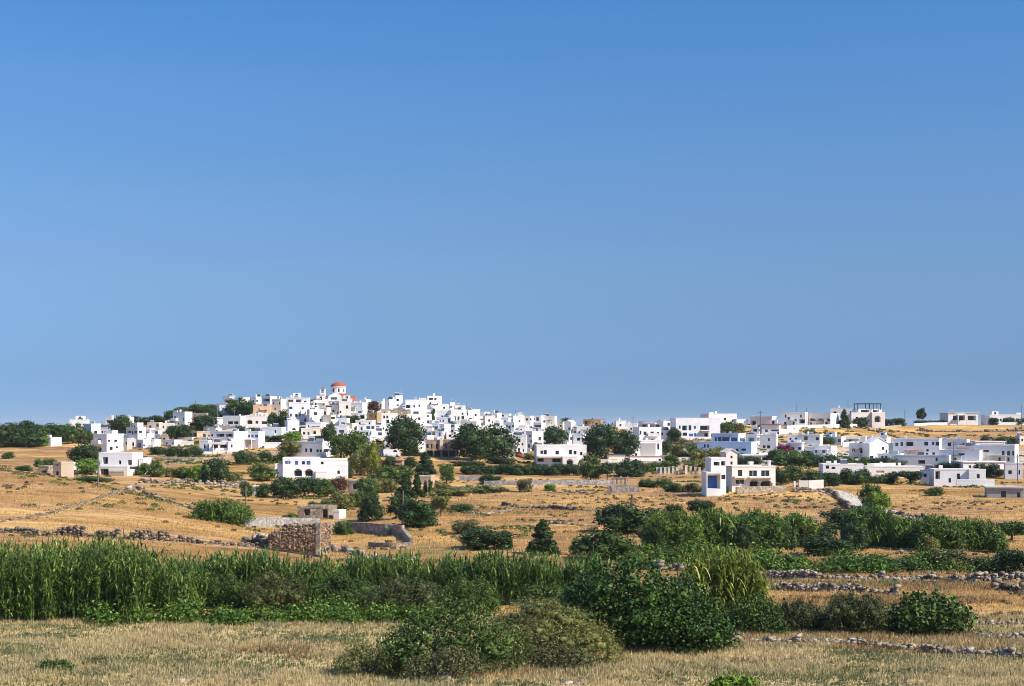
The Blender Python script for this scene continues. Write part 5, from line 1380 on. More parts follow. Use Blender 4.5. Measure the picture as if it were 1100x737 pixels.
for b, k, m, l in [((662,493,680,512),'tree',D_,'left dark tree in front of the low white store'),((676,494,693,511),'tree',D_,'right dark tree in front of the low white store'),((691,496,712,507),'hedge',M_,'hedge right of the low white store trees'),((712,489,730,506),'tree',M_,'green tree above the row of pillars'),
 ((719,459,731,477),'tree',D_,'dark tree between the big block and the guesthouse'),((710,471,722,489),'tree',D_,'dark tree right of the grey panelled block'),((721,477,738,491),'shrub',O_,'olive bush under the guesthouse'),((736,477,750,491),'shrub',M_,'green bush beside the dark stone arch'),((740,491,760,504),'shrub',O_,'olive bush behind the right pillars')]:
    P_('tree' if k == 'tree' else 'bush', b, k, m, l, 'tree' if k == 'tree' else 'bush')
for i, (b, l) in enumerate([((687,513,707,524),'bush at the left of the clipped hedge right of the pillared well'),((703,513,726,524),'long bush behind the clipped hedge right of the pillared well'),((711,518,731,529),'front left bush of the clipped hedge right of the pillared well'),((727,518,750,529),'front right bush of the clipped hedge right of the pillared well')]):
    P_('bush', b, 'hedge', M_, l, 'bush')
P_('shrub', (744,519,756,529), 'shrub', O_, 'brownish shrub left of the porch wing of the cream villa', 'shrub')
P_('tree', (773,452,791,467), 'tree', M_, 'tree below the low skyline wing right of the guesthouse')
P_('tree', (788,454,800,466), 'tree', O_, 'olive tree at the right of the guesthouse slope')
P_('tree', (797,490,818,503), 'tree', D_, 'dark tree behind the cream villa roof terrace')
P_('shrub', (817,515.5,832,523.5), 'shrub', M_, 'round bush in front of the cream villa arch', 'bush', bury=-1.6)
P_('shrub', (774,520,783,530), 'shrub', D_, 'dark shrub at the left wall of the cream villa', 'shrub')
P_('shrub', (764,518,774,528), 'shrub', M_, 'shrub under the blue porch of the cream villa', 'shrub')
for b, k, m, l in [((826,483,846,498),'tree',M_,'tree behind the white carport at left'),((842,483,862,499),'tree',M_,'tree below the magenta bougainvillea'),((858,484,876,498),'tree',M_,'tree left of the blue fronted gable house'),((870,492,890,501),'hedge',M_,'hedge in front of the blue fronted gable house'),((886,491,905,501),'hedge',M_,'hedge under the gable end of the blue fronted house'),
 ((832,502,850,521),'tree',D_,'dark tree immediately right of the cream villa'),((844,500,866,519),'tree',M_,'taller tree right of the cream villa'),((864,505,888,525),'tree',D_,'round dark tree above the gate wall'),((884,510,904,523),'shrub',D_,'dark bush left under the flat roofed white house'),
 ((902,503,922,521),'shrub',D_,'dark bush in front of the flat roofed white house'),((918,504,938,519),'shrub',D_,'second dark bush in front of the long white garden house'),((934,509,952,520),'hedge',M_,'low hedge in front of the long white garden house'),((898,489,917,502),'hedge',M_,'hedge left below the big white gable'),((914,490,934,502),'hedge',M_,'hedge right below the big white gable'),
 ((937,492,957,501),'hedge',D_,'dark hedge left of the blue long house'),((954,493,974,501),'hedge',M_,'hedge in front of the low blue shaded house')]:
    P_({'tree':'tree','shrub':'bush','hedge':'hedge'}[k], b, k, m, l, {'tree':'tree','shrub':'bush','hedge':'hedge'}[k])
P_('tree', (966,505,998,521), 'umbrella', D_, 'wide flat topped tree left of the small white farmhouse')
P_('bougainvillea', (836,476,852,485.5), 'shrub', 'flower_magenta', 'magenta flowering bougainvillea beside the white slab roof house', 'bougainvillea')
P_('tree', (879,438,893,446), 'umbrella', D_, 'flat topped dark tree on the skyline over the arched loggias')
P_('shrub', (866,461,876,468), 'shrub', D_, 'dark shrub on the golden slope under the arched skyline house', 'shrub')
P_('tree', (885,463,898,470), 'umbrella', O_, 'spreading low tree on the golden slope left of the dark wall')
P_('conifer', (902,438,914,460), 'conifer', D_, 'pointed dark conifer left of the hilltop villa', 'tree')
for b, l in [((918,448,934,459),'dark bush in front of the hilltop villa'),((947,450,960,459),'dark bush right of the hilltop villa'),((958,449,973,458),'second dark bush right of the hilltop villa')]:
    P_('bush', b, 'shrub', D_, l, 'bush')
P_('tree', (986,435.5,997,454), 'lollipop', D_, 'lone round tree on a bare trunk on the right ridge')
P_('hedge', (985,447,1003,453.5), 'hedge', D_, 'dark ridge hedge left beneath the lone round tree', 'hedge')
P_('hedge', (1000,448,1018,454), 'hedge', D_, 'dark ridge hedge right of the lone round tree', 'hedge')
P_('bush', (1064,447,1074,455), 'shrub', D_, 'dark bush left in front of the pale arched ridge house', 'bush')
P_('bush', (1080,446,1092,455), 'shrub', D_, 'dark bush before the middle of the pale arched ridge house', 'bush')
P_('bush', (1091,448,1106,456), 'shrub', D_, 'dark bush at the right edge of the ridge', 'bush')
P_('hedge', (1068,468,1098,480), 'hedge', D_, 'dark thicket behind the shaded houses at the right edge', 'hedge')
P_('bush', (1055,468,1068,477), 'shrub', D_, 'dark bush left of the thicket behind the shaded houses', 'bush')
P_('hedge', (885,468,905,478), 'hedge', M_, 'dark tree mound over the blue shaded house', 'hedge')
P_('bush', (1048,497,1064,512), 'shrub', D_, 'left dark bush in front of the long flat lit roof', 'bush')
P_('bush', (1060,498,1080,513), 'shrub', D_, 'right dark bush in front of the long flat lit roof', 'bush')
P_('hedge', (1020,497,1036,503), 'hedge', M_, 'low dark hedge at the foot of the pale shaded front wall', 'hedge')
P_('bush', (996,523,1016,533), 'shrub', M_, 'low dark bush alone in the dry field at right', 'bush')
P_('tree', (926,520,948,547), 'shrub', M_, 'dark bushy tree on the bend of the pale road')
P_('tree', (934,527,958,549), 'shrub', B_, 'brighter bushy tree in front of the tree on the road bend')
# middle ground
for b, k, m, l, c in [((416,531,442,558),'tree',D_,'dark round tree left beside the slim pole','tree'),((426,536,468,568),'shrub',D_,'big dark bush below the slim pole','bush'),((460,531,486,555),'umbrella',O_,'pale olive tree with flat crown in the middle field','tree'),
 ((385,529,411,561),'shrub',D_,'dark bush above the walled courtyard','bush'),((354,525,380,547),'shrub',O_,'olive bush right of the small white farm block','bush'),((374,528,394,545),'shrub',M_,'green bush behind the dark courtyard bush','bush'),
 ((357,560,380,575),'shrub',M_,'bush inside the left end of the walled courtyard','bush'),((487,558,516,575),'shrub',G_,'grey green bush left of the large dark field bush','bush'),((496,567,550,592),'shrub',D_,'large dark fig bush in the middle of the dry field','bush'),((485,540,510,550.5),'hedge',M_,'low dark bush right of the pale olive tree','bush'),
 ((300,551,320,564),'shrub',M_,'bush over the long grey farm wall','bush'),((330,538,345,550),'shrub',D_,'dark bush beside the old stone farmhouse','bush'),((344,536,356,552),'shrub',M_,'bush at the white end block of the farmhouse','bush'),
 ((538,569,550,591),'shrub',D_,'dark bush right behind the large fig bush','bush'),
 ((642,541,702,575),'shrub',D_,'huge round dark tree left of the middle reed clump','tree'),((692,548,722,570),'shrub',D_,'dark bush between the huge round tree and the reeds','bush'),((714,541,735,556),'shrub',D_,'ragged dark bush above the reeds','bush'),((740,536,775,557),'umbrella',D_,'ragged dark pine behind the middle reed clump','tree'),
 ((620,571,680,604),'shrub',D_,'dark sloping shrub mass in front of the huge round tree','bush'),((612,579,634,598),'shrub',M_,'small green bush left of the dark sloping shrub mass','bush'),((684,566,702,578),'shrub','leaf_brown','dry brown bush beside the middle reed clump','bush'),
 ((881,547,924,570),'shrub',D_,'dark round bush between the two reed stands at right','bush'),((868,576,917,598),'shrub',D_,'low dark bush in front of the reeds at right','bush'),((1072,560,1110,582),'umbrella',M_,'green tree with pale trunks at the right edge','tree'),((1076,591,1112,617),'shrub',D_,'dark bush at the right edge above the long pale wall','bush'),
 ((1000,590,1050,613),'shrub',G_,'grey green bush in front of the right reed clumps','bush'),((1040,598,1078,614),'shrub',G_,'second grey green bush further right in front of the reeds','bush'),((985,593,1010,612),'shrub',M_,'green bush left of the grey green bushes','bush'),
 ((780,587,808,602),'hedge',G_,'grey bush behind the yellow green canes','bush'),((804,589,824,604),'shrub',M_,'small bush behind the yellow green canes at right','bush'),((925,595,960,613),'hedge',M_,'green bush over the middle of the long pale wall','bush')]:
    P_('tree' if c == 'tree' else 'bush', b, k, m, l, c)
for b, k, m, l in [((830,486,872,501),'hedge',M_,'long green thicket under the white carport and bougainvillea'),((862,487,908,502),'hedge',D_,'long dark thicket in front of the blue fronted gable house'),((870,507,908,523),'hedge',D_,'dark thicket right of the gate wall'),((698,494,724,507),'hedge',M_,'green thicket behind the middle pillars'),((733,493,760,506),'hedge',O_,'olive thicket behind the right hand pillars'),
 ((744,478,778,496),'hedge',O_,'olive scrub slope under the guesthouse and blue house'),((726,470,746,483),'shrub',O_,'olive scrub beside the dark stone arch'),((397,511,428,530),'hedge',O_,'olive thicket below the brown field house'),((419,499,442,517),'shrub',M_,'green bush between the cream hut and the conifers'),((382,512,404,533),'shrub',M_,'green bush right of the tiny cream hut'),((458,524,503,534),'hedge',O_,'olive thicket right of the cypress pair'),
 ((252,483,276,498),'hedge',O_,'olive scrub below the long gallery house'),((276,484,302,497),'hedge',M_,'green scrub left of the olive coloured tree'),((930,490,975,502),'hedge',D_,'long dark thicket below the brown porch house'),((896,505,930,521),'hedge',M_,'wide green thicket before the flat roofed white house'),((946,507,970,520),'hedge',D_,'dark thicket left of the wide flat topped tree'),
 ((1010,496,1050,504),'hedge',D_,'long dark hedge at the foot of the wide grey blue building'),((770,488,800,500),'hedge',D_,'dark thicket between the blue house and the cream villa'),((655,500,690,513),'hedge',D_,'dark thicket under the smaller hill tree'),((485,494,520,501),'hedge',D_,'dark thicket at the foot of the left twin tree'),((520,490,555,499),'hedge',D_,'dark thicket at the foot of the right twin tree'),((0,466,40,481),'hedge',D_,'dark undergrowth of the wood at the left edge'),((36,466,70,476),'hedge',D_,'dark undergrowth behind the low white cottage')]:
    P_({'tree':'tree','shrub':'bush','hedge':'thicket'}[k], b, k, m, l, {'tree':'tree','shrub':'bush','hedge':'thicket'}[k])
P_('conifer', (566,556,601,597), 'conifer', D_, 'dark green conifer standing alone in the middle of the dry field', 'tree')
for b, k, m, l in [((742,560,772,592),'shrub',M_,'green shrub between the left and broad reed clumps'),((788,564,812,591),'shrub',D_,'dark shrub at the seam of the middle reed clumps'),((836,562,858,591),'shrub',M_,'green shrub low in the middle reed stand'),((880,566,904,590),'shrub',D_,'dark shrub at the right foot of the middle reed stand'),((906,562,934,592),'shrub',D_,'dark shrub at the left foot of the right hand reeds'),((990,572,1012,594),'shrub',O_,'olive shrub in front of the dark reed clump at right'),((1062,570,1084,594),'shrub',M_,'green shrub at the right foot of the right hand reeds'),((696,566,716,593),'shrub',D_,'dark shrub at the left foot of the middle reeds'),
 ((700,591,730,607),'shrub',M_,'dark leafy bush at the left of the vine patch'),((752,590,784,606),'hedge',D_,'dark leafy bush in the vine patch'),((835,597,868,614),'shrub',M_,'leafy bush in the vine patch behind the long pale wall'),((955,597,990,615),'hedge',M_,'leafy bush at the right of the vine patch'),((664,596,690,608),'shrub',M_,'leafy bush at the left end of the vine patch')]:
    P_('shrub', b, k, m, l, 'shrub')
P_('shrub', (346,502,358,514), 'shrub', M_, 'leafy bush by the right wing of the big villa with two arches', 'shrub')
P_('shrub', (363,500,378,514), 'shrub', D_, 'dark bush at the right corner of the big villa with two arches', 'shrub')
P_('shrub', (589,489,601,499), 'shrub', D_, 'dark round bush before the lower terrace of the broad white villa', 'shrub')
P_('shrub', (256,517,270,534), 'shrub', M_, 'bush left of the small white pump house', 'shrub')
P_('shrub', (273,519,290,535), 'shrub', D_, 'dark bush right of the small white pump house', 'shrub')
# agave by the courtyard wall
p = at(418, 576); rg = np.random.default_rng(3)
v, q = blades(rg, np.zeros((1, 3)), 42, 1.7, .22, .25, (.15, .95), 4)
o = link('agave', npmesh('agave', v, q, 'agave_leaf'), None, p, 0, (1.1, 1.1, 1.0)); tag(o, 'spiky grey green agave against the grey courtyard wall', 'agave')
# palms
def palm(px, yt, yb, wpx, label, Y=None):
    p = at(px, yb)
    if Y: p = Vector(((px-550)/F*Y, Y, zt((px-550)/F*Y, Y)))
    m = p.y/F; H = HC-(yt-HOR)*m-p.z; o = empty('palm_tree', p); tag(o, label, 'palm tree'); rg = np.random.default_rng(int(px))
    b = MB(); b.cyl((0, 0, -.4), (.1, 0, H*.8), .26, .2, 8); b.build('trunk', 'bark', o)
    Lf = wpx*m*.55
    mid, _ = None, None
    vs = []; 
    for k in range(26):
        a = rg.uniform(0, 6.28); e = rg.uniform(-.15, 1.15); n = 7; pts = []
        for i in range(n+1):
            t = i/n; r_ = Lf*t*math.cos(e*.9); z = H*.8+Lf*(t*math.sin(e*.9)-.75*t*t*max(.3, math.cos(e)))
            pts.append((r_*math.cos(a)+.1, r_*math.sin(a), z))
        pts = np.array(pts)
        for i in range(1, n+1):
            for sg in (-1, 1):
                sd = np.array([-math.sin(a), math.cos(a), -.35])*sg*Lf*.24*(1-.6*i/n); c0 = pts[i]; c1 = pts[i-1]
                vs.append([c1, (c0+c1)/2+sd*.5, c0+sd+np.array([math.cos(a), math.sin(a), 0])*.15, c0])
    V = np.array(vs).reshape(-1, 3); link('crown', npmesh('crown', V, np.arange(len(V)).reshape(-1, 4), 'leaf_dark'), o)
palm(607, 447.5, 462, 13, 'palm tree on the skyline right of the pale sloping roof', Y=505)
palm(405, 471, 488, 15, 'bushy palm tree beside the parked cars at left of the great round tree')

# ------------------------------------------------------------------ reeds
def ground_pts(rg, n, poly_px, jitterY=0):
    """random ground points: poly_px = (px0, px1, Ya, Yb) sampled in world"""
    px0, px1, Ya, Yb = poly_px
    Y = rg.uniform(Ya, Yb, n); x = (rg.uniform(px0, px1, n)-550)/F*(Ya+Yb)/2
    return np.stack([x, Y, terr(x, Y)], 1)
def reed_bed(name, label, regions, mat, seed, leaf=.95, n=17, w=.11):
    """regions: (px0,px1,Ya,Yb,count,h0,h1)"""
    rg = np.random.default_rng(seed); parts = []
    for (a, b, ya, yb, cnt, h0, h1) in regions:
        p = ground_pts(rg, cnt, (a, b, ya, yb)); cl = np.sin(p[:, 0]*1.7+seed)*.5+np.sin(p[:, 0]*.63+2)*.5
        hts = (h0+h1)/2+(h1-h0)/2*np.clip(cl*.8+rg.normal(0, .8, cnt), -2.0, 1.6)
        parts.append(reed_arrays(rg, p, hts, leaf, n, w))
    v, q = join(parts); o = link(name, npmesh(name, v, q, mat)); tag(o, label, 'reeds', None, 'stuff'); return o
reed_bed('giant_reed', 'tall dense green reed bed at the left edge of the near field', [(-25,162,100.5,107,900,3.7,5.0),(-25,60,99.5,102,180,2.8,4.2),(150,215,101.5,109,190,2.6,4.2)], 'leaf_reed', 21)
reed_bed('giant_reed', 'lower reed belt behind the olive bushes left of the centre', [(190,300,109,114,480,2.2,3.5),(300,480,109.5,114,680,2.0,3.3)], 'leaf_reed', 22)
reed_bed('giant_reed', 'reed belt in front of the dry field between centre bush and fig', [(478,650,108.5,113,640,2.3,3.5)], 'leaf_reed', 23)
def reed_clump(box, label, mat, seed, cnt, depth=7, leaf=1.0, w=.13):
    """rounded stand of reeds: a mound of strap leaves with canes standing out of it"""
    x0, yt, x1, yb = box; rg = np.random.default_rng(seed); p0 = at((x0+x1)/2, yb); m = p0.y/F; Hh = (yb-yt)*m; W = (x1-x0)*m*1.08
    L = []
    for i in range(34):
        u = rg.uniform(-.42, .42); t = rg.uniform(-.4, .4); top = Hh*(1.0-1.9*u*u)*rg.uniform(.7, 1.04); r_ = rg.uniform(.09, .17)*W
        L.append((u*W, t*depth, max(top-r_*1.0, r_*.4), r_, r_*.9, r_*1.1))
    for u in (-.3, -.1, .1, .3): L.append((u*W, 0, Hh*.32, W*.2, depth*.36, Hh*.36))
    v, q = crown_arrays(rg, L, int(cnt*26), leaf*.34, .17, .35, .55, .2)
    v = v+np.array([p0.x, p0.y+depth*.45, 0]); v[:, 2] += zt(p0.x, p0.y+depth*.45)-.1
    k = cnt//4; a = rg.uniform(-.42, .42, k); x = p0.x+a*W; y = p0.y+depth*(.45+rg.uniform(-.35, .35, k)); pts = np.stack([x, y, terr(x, y)], 1)
    v2, q2 = reed_arrays(rg, pts, Hh*(1.0-1.25*a*a)*rg.uniform(.8, 1.08, k), leaf*.85, 16, w, .3, None, (-.1, .85))
    v, q = join([(v, q), (v2, q2)]); o = link('reed_clump', npmesh('reed_clump', v, q, mat)); tag(o, label, 'reeds', None, 'stuff')
reed_clump((698,551,752,593), 'left rounded reed clump right of the huge dark tree', 'leaf_reed_dark', 31, 420)
reed_clump((738,551,800,592), 'broad reed clump in the middle of the reed stand', 'leaf_reed', 32, 460)
reed_clump((790,551,850,590), 'reed clump behind the yellow green canes', 'leaf_reed_dark', 33, 420)
reed_clump((838,556,886,589), 'right end clump of the middle reed stand', 'leaf_reed_dark', 34, 400)
reed_clump((916,546,966,590), 'tall leaning reed clump left in the right hand stand', 'leaf_reed', 35, 420)
reed_clump((955,559,1006,590), 'reed clump in the middle of the right hand stand', 'leaf_reed', 36, 400)
reed_clump((986,558,1040,594), 'dark reed clump in the right hand stand', 'leaf_reed_dark', 37, 420)
reed_clump((1028,559,1080,592), 'far right reed clump beside the tree with pale trunks', 'leaf_reed', 38, 400)
reed_clump((207,538,264,562), 'low green reed patch in the golden field at left', 'leaf_reed', 39, 420, 4, .8, .11)

# ------------------------------------------------------------------ near bushes with leaves of their own
def big_bush(name, box, mat, label, seed, nl, leaf, lobes=26, asp=.55, depth=None, cat='bush', outw=.38, core=.35, lr=(.10, .19), zlo=-.12, jit=.22, shape=None):
    x0, yt, x1, yb = box; rg = np.random.default_rng(seed); p = at((x0+x1)/2, yb); m = p.y/F; W = (x1-x0)*m; Hh = (yb-yt)*m; D = depth or min(W*.8, 6)
    L = shape(rg) if shape else lobes_round(rg, lobes, zlo, lr=lr, spread=.36)
    Ls = [(a*W, b*D, c*Hh, r1*W, r2*D, r3*Hh*1.0) for a, b, c, r1, r2, r3 in L]
    v, q = crown_arrays(rg, Ls, nl, leaf, asp, outw, core, jit)
    o = empty(name, (p.x, p.y+D*.4, zt(p.x, p.y+D*.4)-.1)); tag(o, label, cat)
    v = v.copy(); link('foliage', npmesh('foliage', v, q, mat), o)
    b = MB()
    for k in range(6):
        a = rg.uniform(0, 6.28); b.cyl((math.cos(a)*.15, math.sin(a)*.15, -.3), (math.cos(a)*W*.24, math.sin(a)*D*.24, Hh*rg.uniform(.45, .7)), .09, .035, 6)
    b.build('stem', 'bark', o)
    return o
def mound(hprof, k=40, r=(.09, .16)):
    def f(rg):
        L = []
        for i in range(k):
            x = rg.uniform(-.44, .44); top = np.interp(x, [-.5, -.25, 0, .25, .5], hprof); y = rg.uniform(-.4, .4)*(.4+.6*top)
            rr = rg.uniform(*r); z = top*(1-(y/.5)**2*.5)*rg.uniform(.55, 1)-rr*.9
            L.append((x, y, max(z, .05), rr, rr*1.1, rr*1.5))
        for i in range(k//2):
            x = rg.uniform(-.5, .5); top = np.interp(x, [-.5, -.25, 0, .25, .5], hprof); rr = rg.uniform(.025, .055)
            L.append((x, rg.uniform(-.3, .3), max(top*rg.uniform(.85, 1.07)-rr, .05), rr, rr, rr*1.8))
        for x in (-.3, -.1, .1, .3):
            top = np.interp(x, [-.5, -.25, 0, .25, .5], hprof); L.append((x, 0, top*.35, .2, .33, top*.42))
        return L
    return f
big_bush('fig_bush', (600,607,786,706), 'leaf_fig', 'great dark fig bush dominating the near ground right of centre', 51, 40000, .105, asp=.75, depth=6.5, shape=mound([.45, .95, .98, .72, .18], 60), core=.45)
big_bush('bush', (410,646,560,728), 'leaf_mid', 'big leafy grey green bush at the bottom centre', 52, 17000, .10, depth=5, asp=.45, shape=mound([.35, .92, 1.0, .85, .5], 46), core=.35)
big_bush('bush', (522,648,668,716), 'leaf_broom', 'rounded brownish green broom bush right of the leafy centre bush', 53, 36000, .10, depth=5.5, asp=.16, shape=mound([.55, .95, .98, .68, .12], 60, (.10, .15)), core=.35, outw=.35)
big_bush('bush', (357,688,432,730), 'leaf_broom', 'low round olive green bush left of the leafy centre bush', 54, 9000, .09, depth=3, asp=.22, shape=mound([.3, .85, .95, .8, .3], 26, (.11, .17)), outw=.4)
big_bush('bush', (436,690,520,731), 'leaf_grey', 'small grey leaved bush in front of the leafy centre bush', 55, 7000, .08, depth=2, asp=.35, shape=mound([.4, .8, .9, .8, .5], 26))
big_bush('bush', (560,690,640,722), 'leaf_grey', 'small grey bush at the foot of the broom bush', 56, 6000, .08, depth=2, asp=.3, shape=mound([.4, .8, .9, .7, .3], 22))
big_bush('bush', (830,645,893,682), 'leaf_shrub', 'dull dark green bush left of the two rounded right hand bushes', 57, 15000, .085, depth=3.4, asp=.3, shape=mound([.5, .9, 1, .85, .4], 26), core=.62)
big_bush('bush', (888,638,962,683), 'leaf_shrub', 'dull green rounded bush between another dull bush and round fig', 58, 20000, .085, depth=4, asp=.3, shape=mound([.4, .95, .9, 1.0, .35], 30), core=.62)
big_bush('fig_bush', (966,638,1052,686), 'leaf_mid', 'round fig bush with large glossy leaves standing alone at right', 59, 5200, .14, depth=4.4, asp=.8, shape=mound([.35, .85, 1, .85, .4], 24, (.12, .2)), core=.3, jit=.25)
big_bush('bush', (784,640,846,684), 'leaf_mid', 'dark green bush under the yellow green canes', 60, 8000, .1, depth=3.4, asp=.4, shape=mound([.5, .9, 1, .85, .4], 26))
big_bush('bush', (35,706,75,722), 'leaf_mid', 'low dark green weed clump in the near grass at left', 62, 2200, .09, depth=1.6, asp=.3, shape=mound([.4, .7, .8, .8, .5], 16))
big_bush('bush', (84,704,118,716), 'leaf_grey', 'grey green weed clump right of the dark clump in the near grass', 63, 2000, .08, depth=1.5, asp=.3, shape=mound([.4, .7, .8, .8, .5], 16))
big_bush('bush', (766,722,818,741), 'leaf_bright', 'bright green fig seedling at the bottom edge right of centre', 61, 900, .13, depth=1.6, asp=.6, shape=mound([.4, .7, .9, .8, .6], 12), core=.5)
for i, (b, l) in enumerate([((100,612,160,656),'left olive bush before the tall reed bed'),((150,610,216,655),'second olive bush before the reeds'),((205,614,268,655),'third olive bush with pale trunk before the reeds'),((258,614,330,658),'wide olive bush left of the centre belt'),((322,616,400,658),'olive bush in the middle of the near belt'),((396,618,472,660),'pale olive bush left above the leafy centre bush'),((474,618,536,662),'olive bush behind the leafy centre bush'),((562,628,612,668),'feathery green bush behind the broom bush')]):
    big_bush('olive_bush', b, 'leaf_shrub' if i in (1, 3, 5) else 'leaf_mid', l, 70+i, 14000, .10, depth=3.6, asp=.26, shape=mound([.5, .9, 1, .9, .5], 26), outw=.4, core=.6)
# vine row before the reeds
def vines(rows, name, label, mat, seed, leaf, nl):
    rg = np.random.default_rng(seed); V = []
    for (a, b, Y, hh, n) in rows:
        for i in range(n):
            px = a+(b-a)*(i+rg.uniform(0, 1))/n; y = Y+rg.normal(0, .5); x = (px-550)/F*y; z = zt(x, y); r_ = hh*rg.uniform(.22, .62)*(1+.45*math.sin(px*.11+seed)*math.sin(px*.037))
            V.append((x, y, z+r_*.7, r_*1.25, r_, r_*rg.uniform(.7, 1.25)))
    v, q = crown_arrays(rg, V, nl, leaf, .55, .5, .35, .3)
    zmin = terr(v[:, 0], v[:, 1])-.05; v[:, 2] = np.maximum(v[:, 2], zmin)
    o = link(name, npmesh(name, v, q, mat)); tag(o, label, 'vines', None, 'stuff'); return o
vines([(100,250,99,1.0,46),(190,262,99.3,1.25,26),(240,420,99.5,1.1,44),(290,400,101.5,1.4,26)], 'vine_row', 'bright green vine row at the foot of the near reeds', 'leaf_vine', 81, .12, 17000)
vines([(395,470,100,1.1,20)], 'vine_row', 'short bright vine row behind the leafy centre bush', 'leaf_vine', 82, .12, 3600)
vines([(660,830,150,1.8,46),(676,830,145,1.6,42),(680,830,140,1.4,40)], 'vine_patch', 'green vine patch below the middle reed clumps', 'leaf_vine', 83, .15, 14000)
vines([(800,1000,139,1.5,50),(810,960,134,1.4,40),(940,1075,136,1.3,36)], 'vine_patch', 'green vine patch above the long pale wall at right', 'leaf_vine', 84, .15, 13000)
# yellow green canes right of the fig
def canes():
    rg = np.random.default_rng(91); p0 = at(785, 681); cnt = 260; W = 86*p0.y/F
    x = p0.x+rg.uniform(-.5, .5, cnt)*W; y = p0.y+2+rg.uniform(0, 3.5, cnt); pts = np.stack([x, y, terr(x, y)], 1)
    t = (x-p0.x)/W; Hh = 86*p0.y/F
    hts = Hh*np.interp(t, [-.5, -.2, .1, .35, .5], [.8, .97, 1.0, .9, .62])*rg.uniform(.72, 1.03, cnt)
    v, q = reed_arrays(rg, pts, hts, .9, 22, .13, .05, None, (-.1, .85)); o = link('cane_clump', npmesh('cane_clump', v, q, 'leaf_yellow')); tag(o, 'tall yellow green cane thicket right of the great fig bush', 'canes', None, 'stuff')
canes()
# ------------------------------------------------------------------ ground sheet
def smooth(a, b, x): 
    t = np.clip((x-a)/(b-a), 0, 1); return t*t*(3-2*t)
GREEN = [(130,718,140,7,.4),(430,735,60,4,.5),(980,718,120,10,.5),(690,725,60,6,.5),(40,702,40,4,.4),(472,592,44,5,.8),(455,585,25,4,.5),(90,712,90,10,.5),(150,705,80,8,.5),(620,722,60,8,.7),(850,720,120,9,.5),(860,628,70,3,.8),(950,628,90,3,.7),(650,588,30,4,.7),(1000,606,90,8,.5),
  (760,606,80,6,.5),(350,640,90,12,.4),(930,655,60,5,.3),(560,540,20,3,.4),(900,725,60,5,.5),(1060,715,50,8,.5),(240,722,90,7,.3),(30,722,40,6,.4),(700,716,90,6,.3)]
SOIL = [(735,531,45,5,.9),(690,520,40,6,.7),(860,542,70,6,.8),(1030,545,60,8,.6),(1000,536,60,5,.5),(620,556,60,5,.5),(500,545,40,5,.6),(250,602,80,7,.8),(330,602,60,8,.7),(40,575,60,3,.4),(560,604,70,7,.8),(640,606,60,6,.8),
  (60,497,60,4,.5),(870,468,70,3,.2),(1020,470,70,3,.7),(1080,475,50,5,.8),(940,470,40,4,.5),(760,470,30,6,.8),(290,697,30,3,.9),(320,702,20,2,.7),(700,512,30,4,.7),(430,490,40,4,.7),(880,590,60,8,.6),(900,672,80,4,.6),(1000,657,80,5,.4),(200,505,60,6,.3),(300,495,30,6,.6),(1085,700,30,5,.4),(360,615,60,7,.6)]
def build_ground():
    pxs = np.concatenate([[-6000,-4000,-2600,-1700,-1100,-700,-450,-300,-200], np.arange(-140, 1241, 3.0), [1300,1400,1550,1800,2200,2900,4000,6000]])
    Ys = [1.5]; 
    while Ys[-1] < 55: Ys.append(Ys[-1]*1.12+.2)
    while Ys[-1] < 140: Ys.append(Ys[-1]+.35)
    while Ys[-1] < 330: Ys.append(Ys[-1]+.9)
    while Ys[-1] < 640: Ys.append(Ys[-1]+1.8)
    while Ys[-1] < 9000: Ys.append(Ys[-1]*1.1)
    Ys = np.array(Ys); PX, YY = np.meshgrid(pxs, Ys); X = (PX-550)/F*np.maximum(YY, 1.0)
    Z = terr(X, YY)
    rg = np.random.default_rng(5)
    V = np.stack([X, YY, Z], -1).reshape(-1, 3); nc = len(pxs); nr = len(Ys)
    i = np.arange(nr-1)[:, None]*nc+np.arange(nc-1)[None]; Q = np.stack([i, i+1, i+nc+1, i+nc], -1).reshape(-1, 4)
    # behind the camera: a plain apron joined by position
    me = npmesh('ground', V, Q, 'dry_ground')
    me.polygons.foreach_set('use_smooth', [True]*len(me.polygons))
    PY = HOR+(HC-Z)/np.maximum(YY, 1)*F
    # where each kind of cover grows, stored per vertex (patches on the map of the fields)
    def patch(lst):
        a = np.zeros_like(PY)
        for px, py, rx, ry, s in lst:
            e = ((PX-px)/rx)**2+((PY-py)/ry)**2; a = np.maximum(a, s*(1-smooth(.35, 1.15, e)))
        return a
    g = patch(GREEN); s = patch(SOIL); near = 1-smooth(96, 108, YY)
    far = np.maximum(.6*smooth(385, 415, YY)*smooth(690, 730, PX)*(1-smooth(450, 475, YY)), .9*smooth(432, 455, YY)*smooth(215, 245, PX)*(1-smooth(600, 660, PX))*(1-smooth(545, 570, YY)))
    ca = me.color_attributes.new('cover', 'FLOAT_COLOR', 'POINT')
    arr = np.stack([g, s, near, far], -1).reshape(-1).astype(np.float32); ca.data.foreach_set('color', arr)
    o = link('ground', me); o['kind'] = 'structure'
    return o
m, nt, bs = newmat('dry_ground'); v = posvec(nt)
mp = N(nt, 'ShaderNodeMapping'); nt.links.new(v, mp.inputs['Vector']); mp.inputs['Scale'].default_value = (.35, 1.0, 1.0)
n_big = noise(nt, .045, 5, .6, mp.outputs[0], .6); n_mid = noise(nt, .35, 6, .65, mp.outputs[0]); n_fine = noise(nt, 3.2, 6, .7, v); n_tuft = noise(nt, 1.1, 5, .75, v)
gold = ramp(nt, n_mid, [(.28, (.38, .21, .072)), (.5, (.55, .335, .115)), (.72, (.66, .44, .175))])
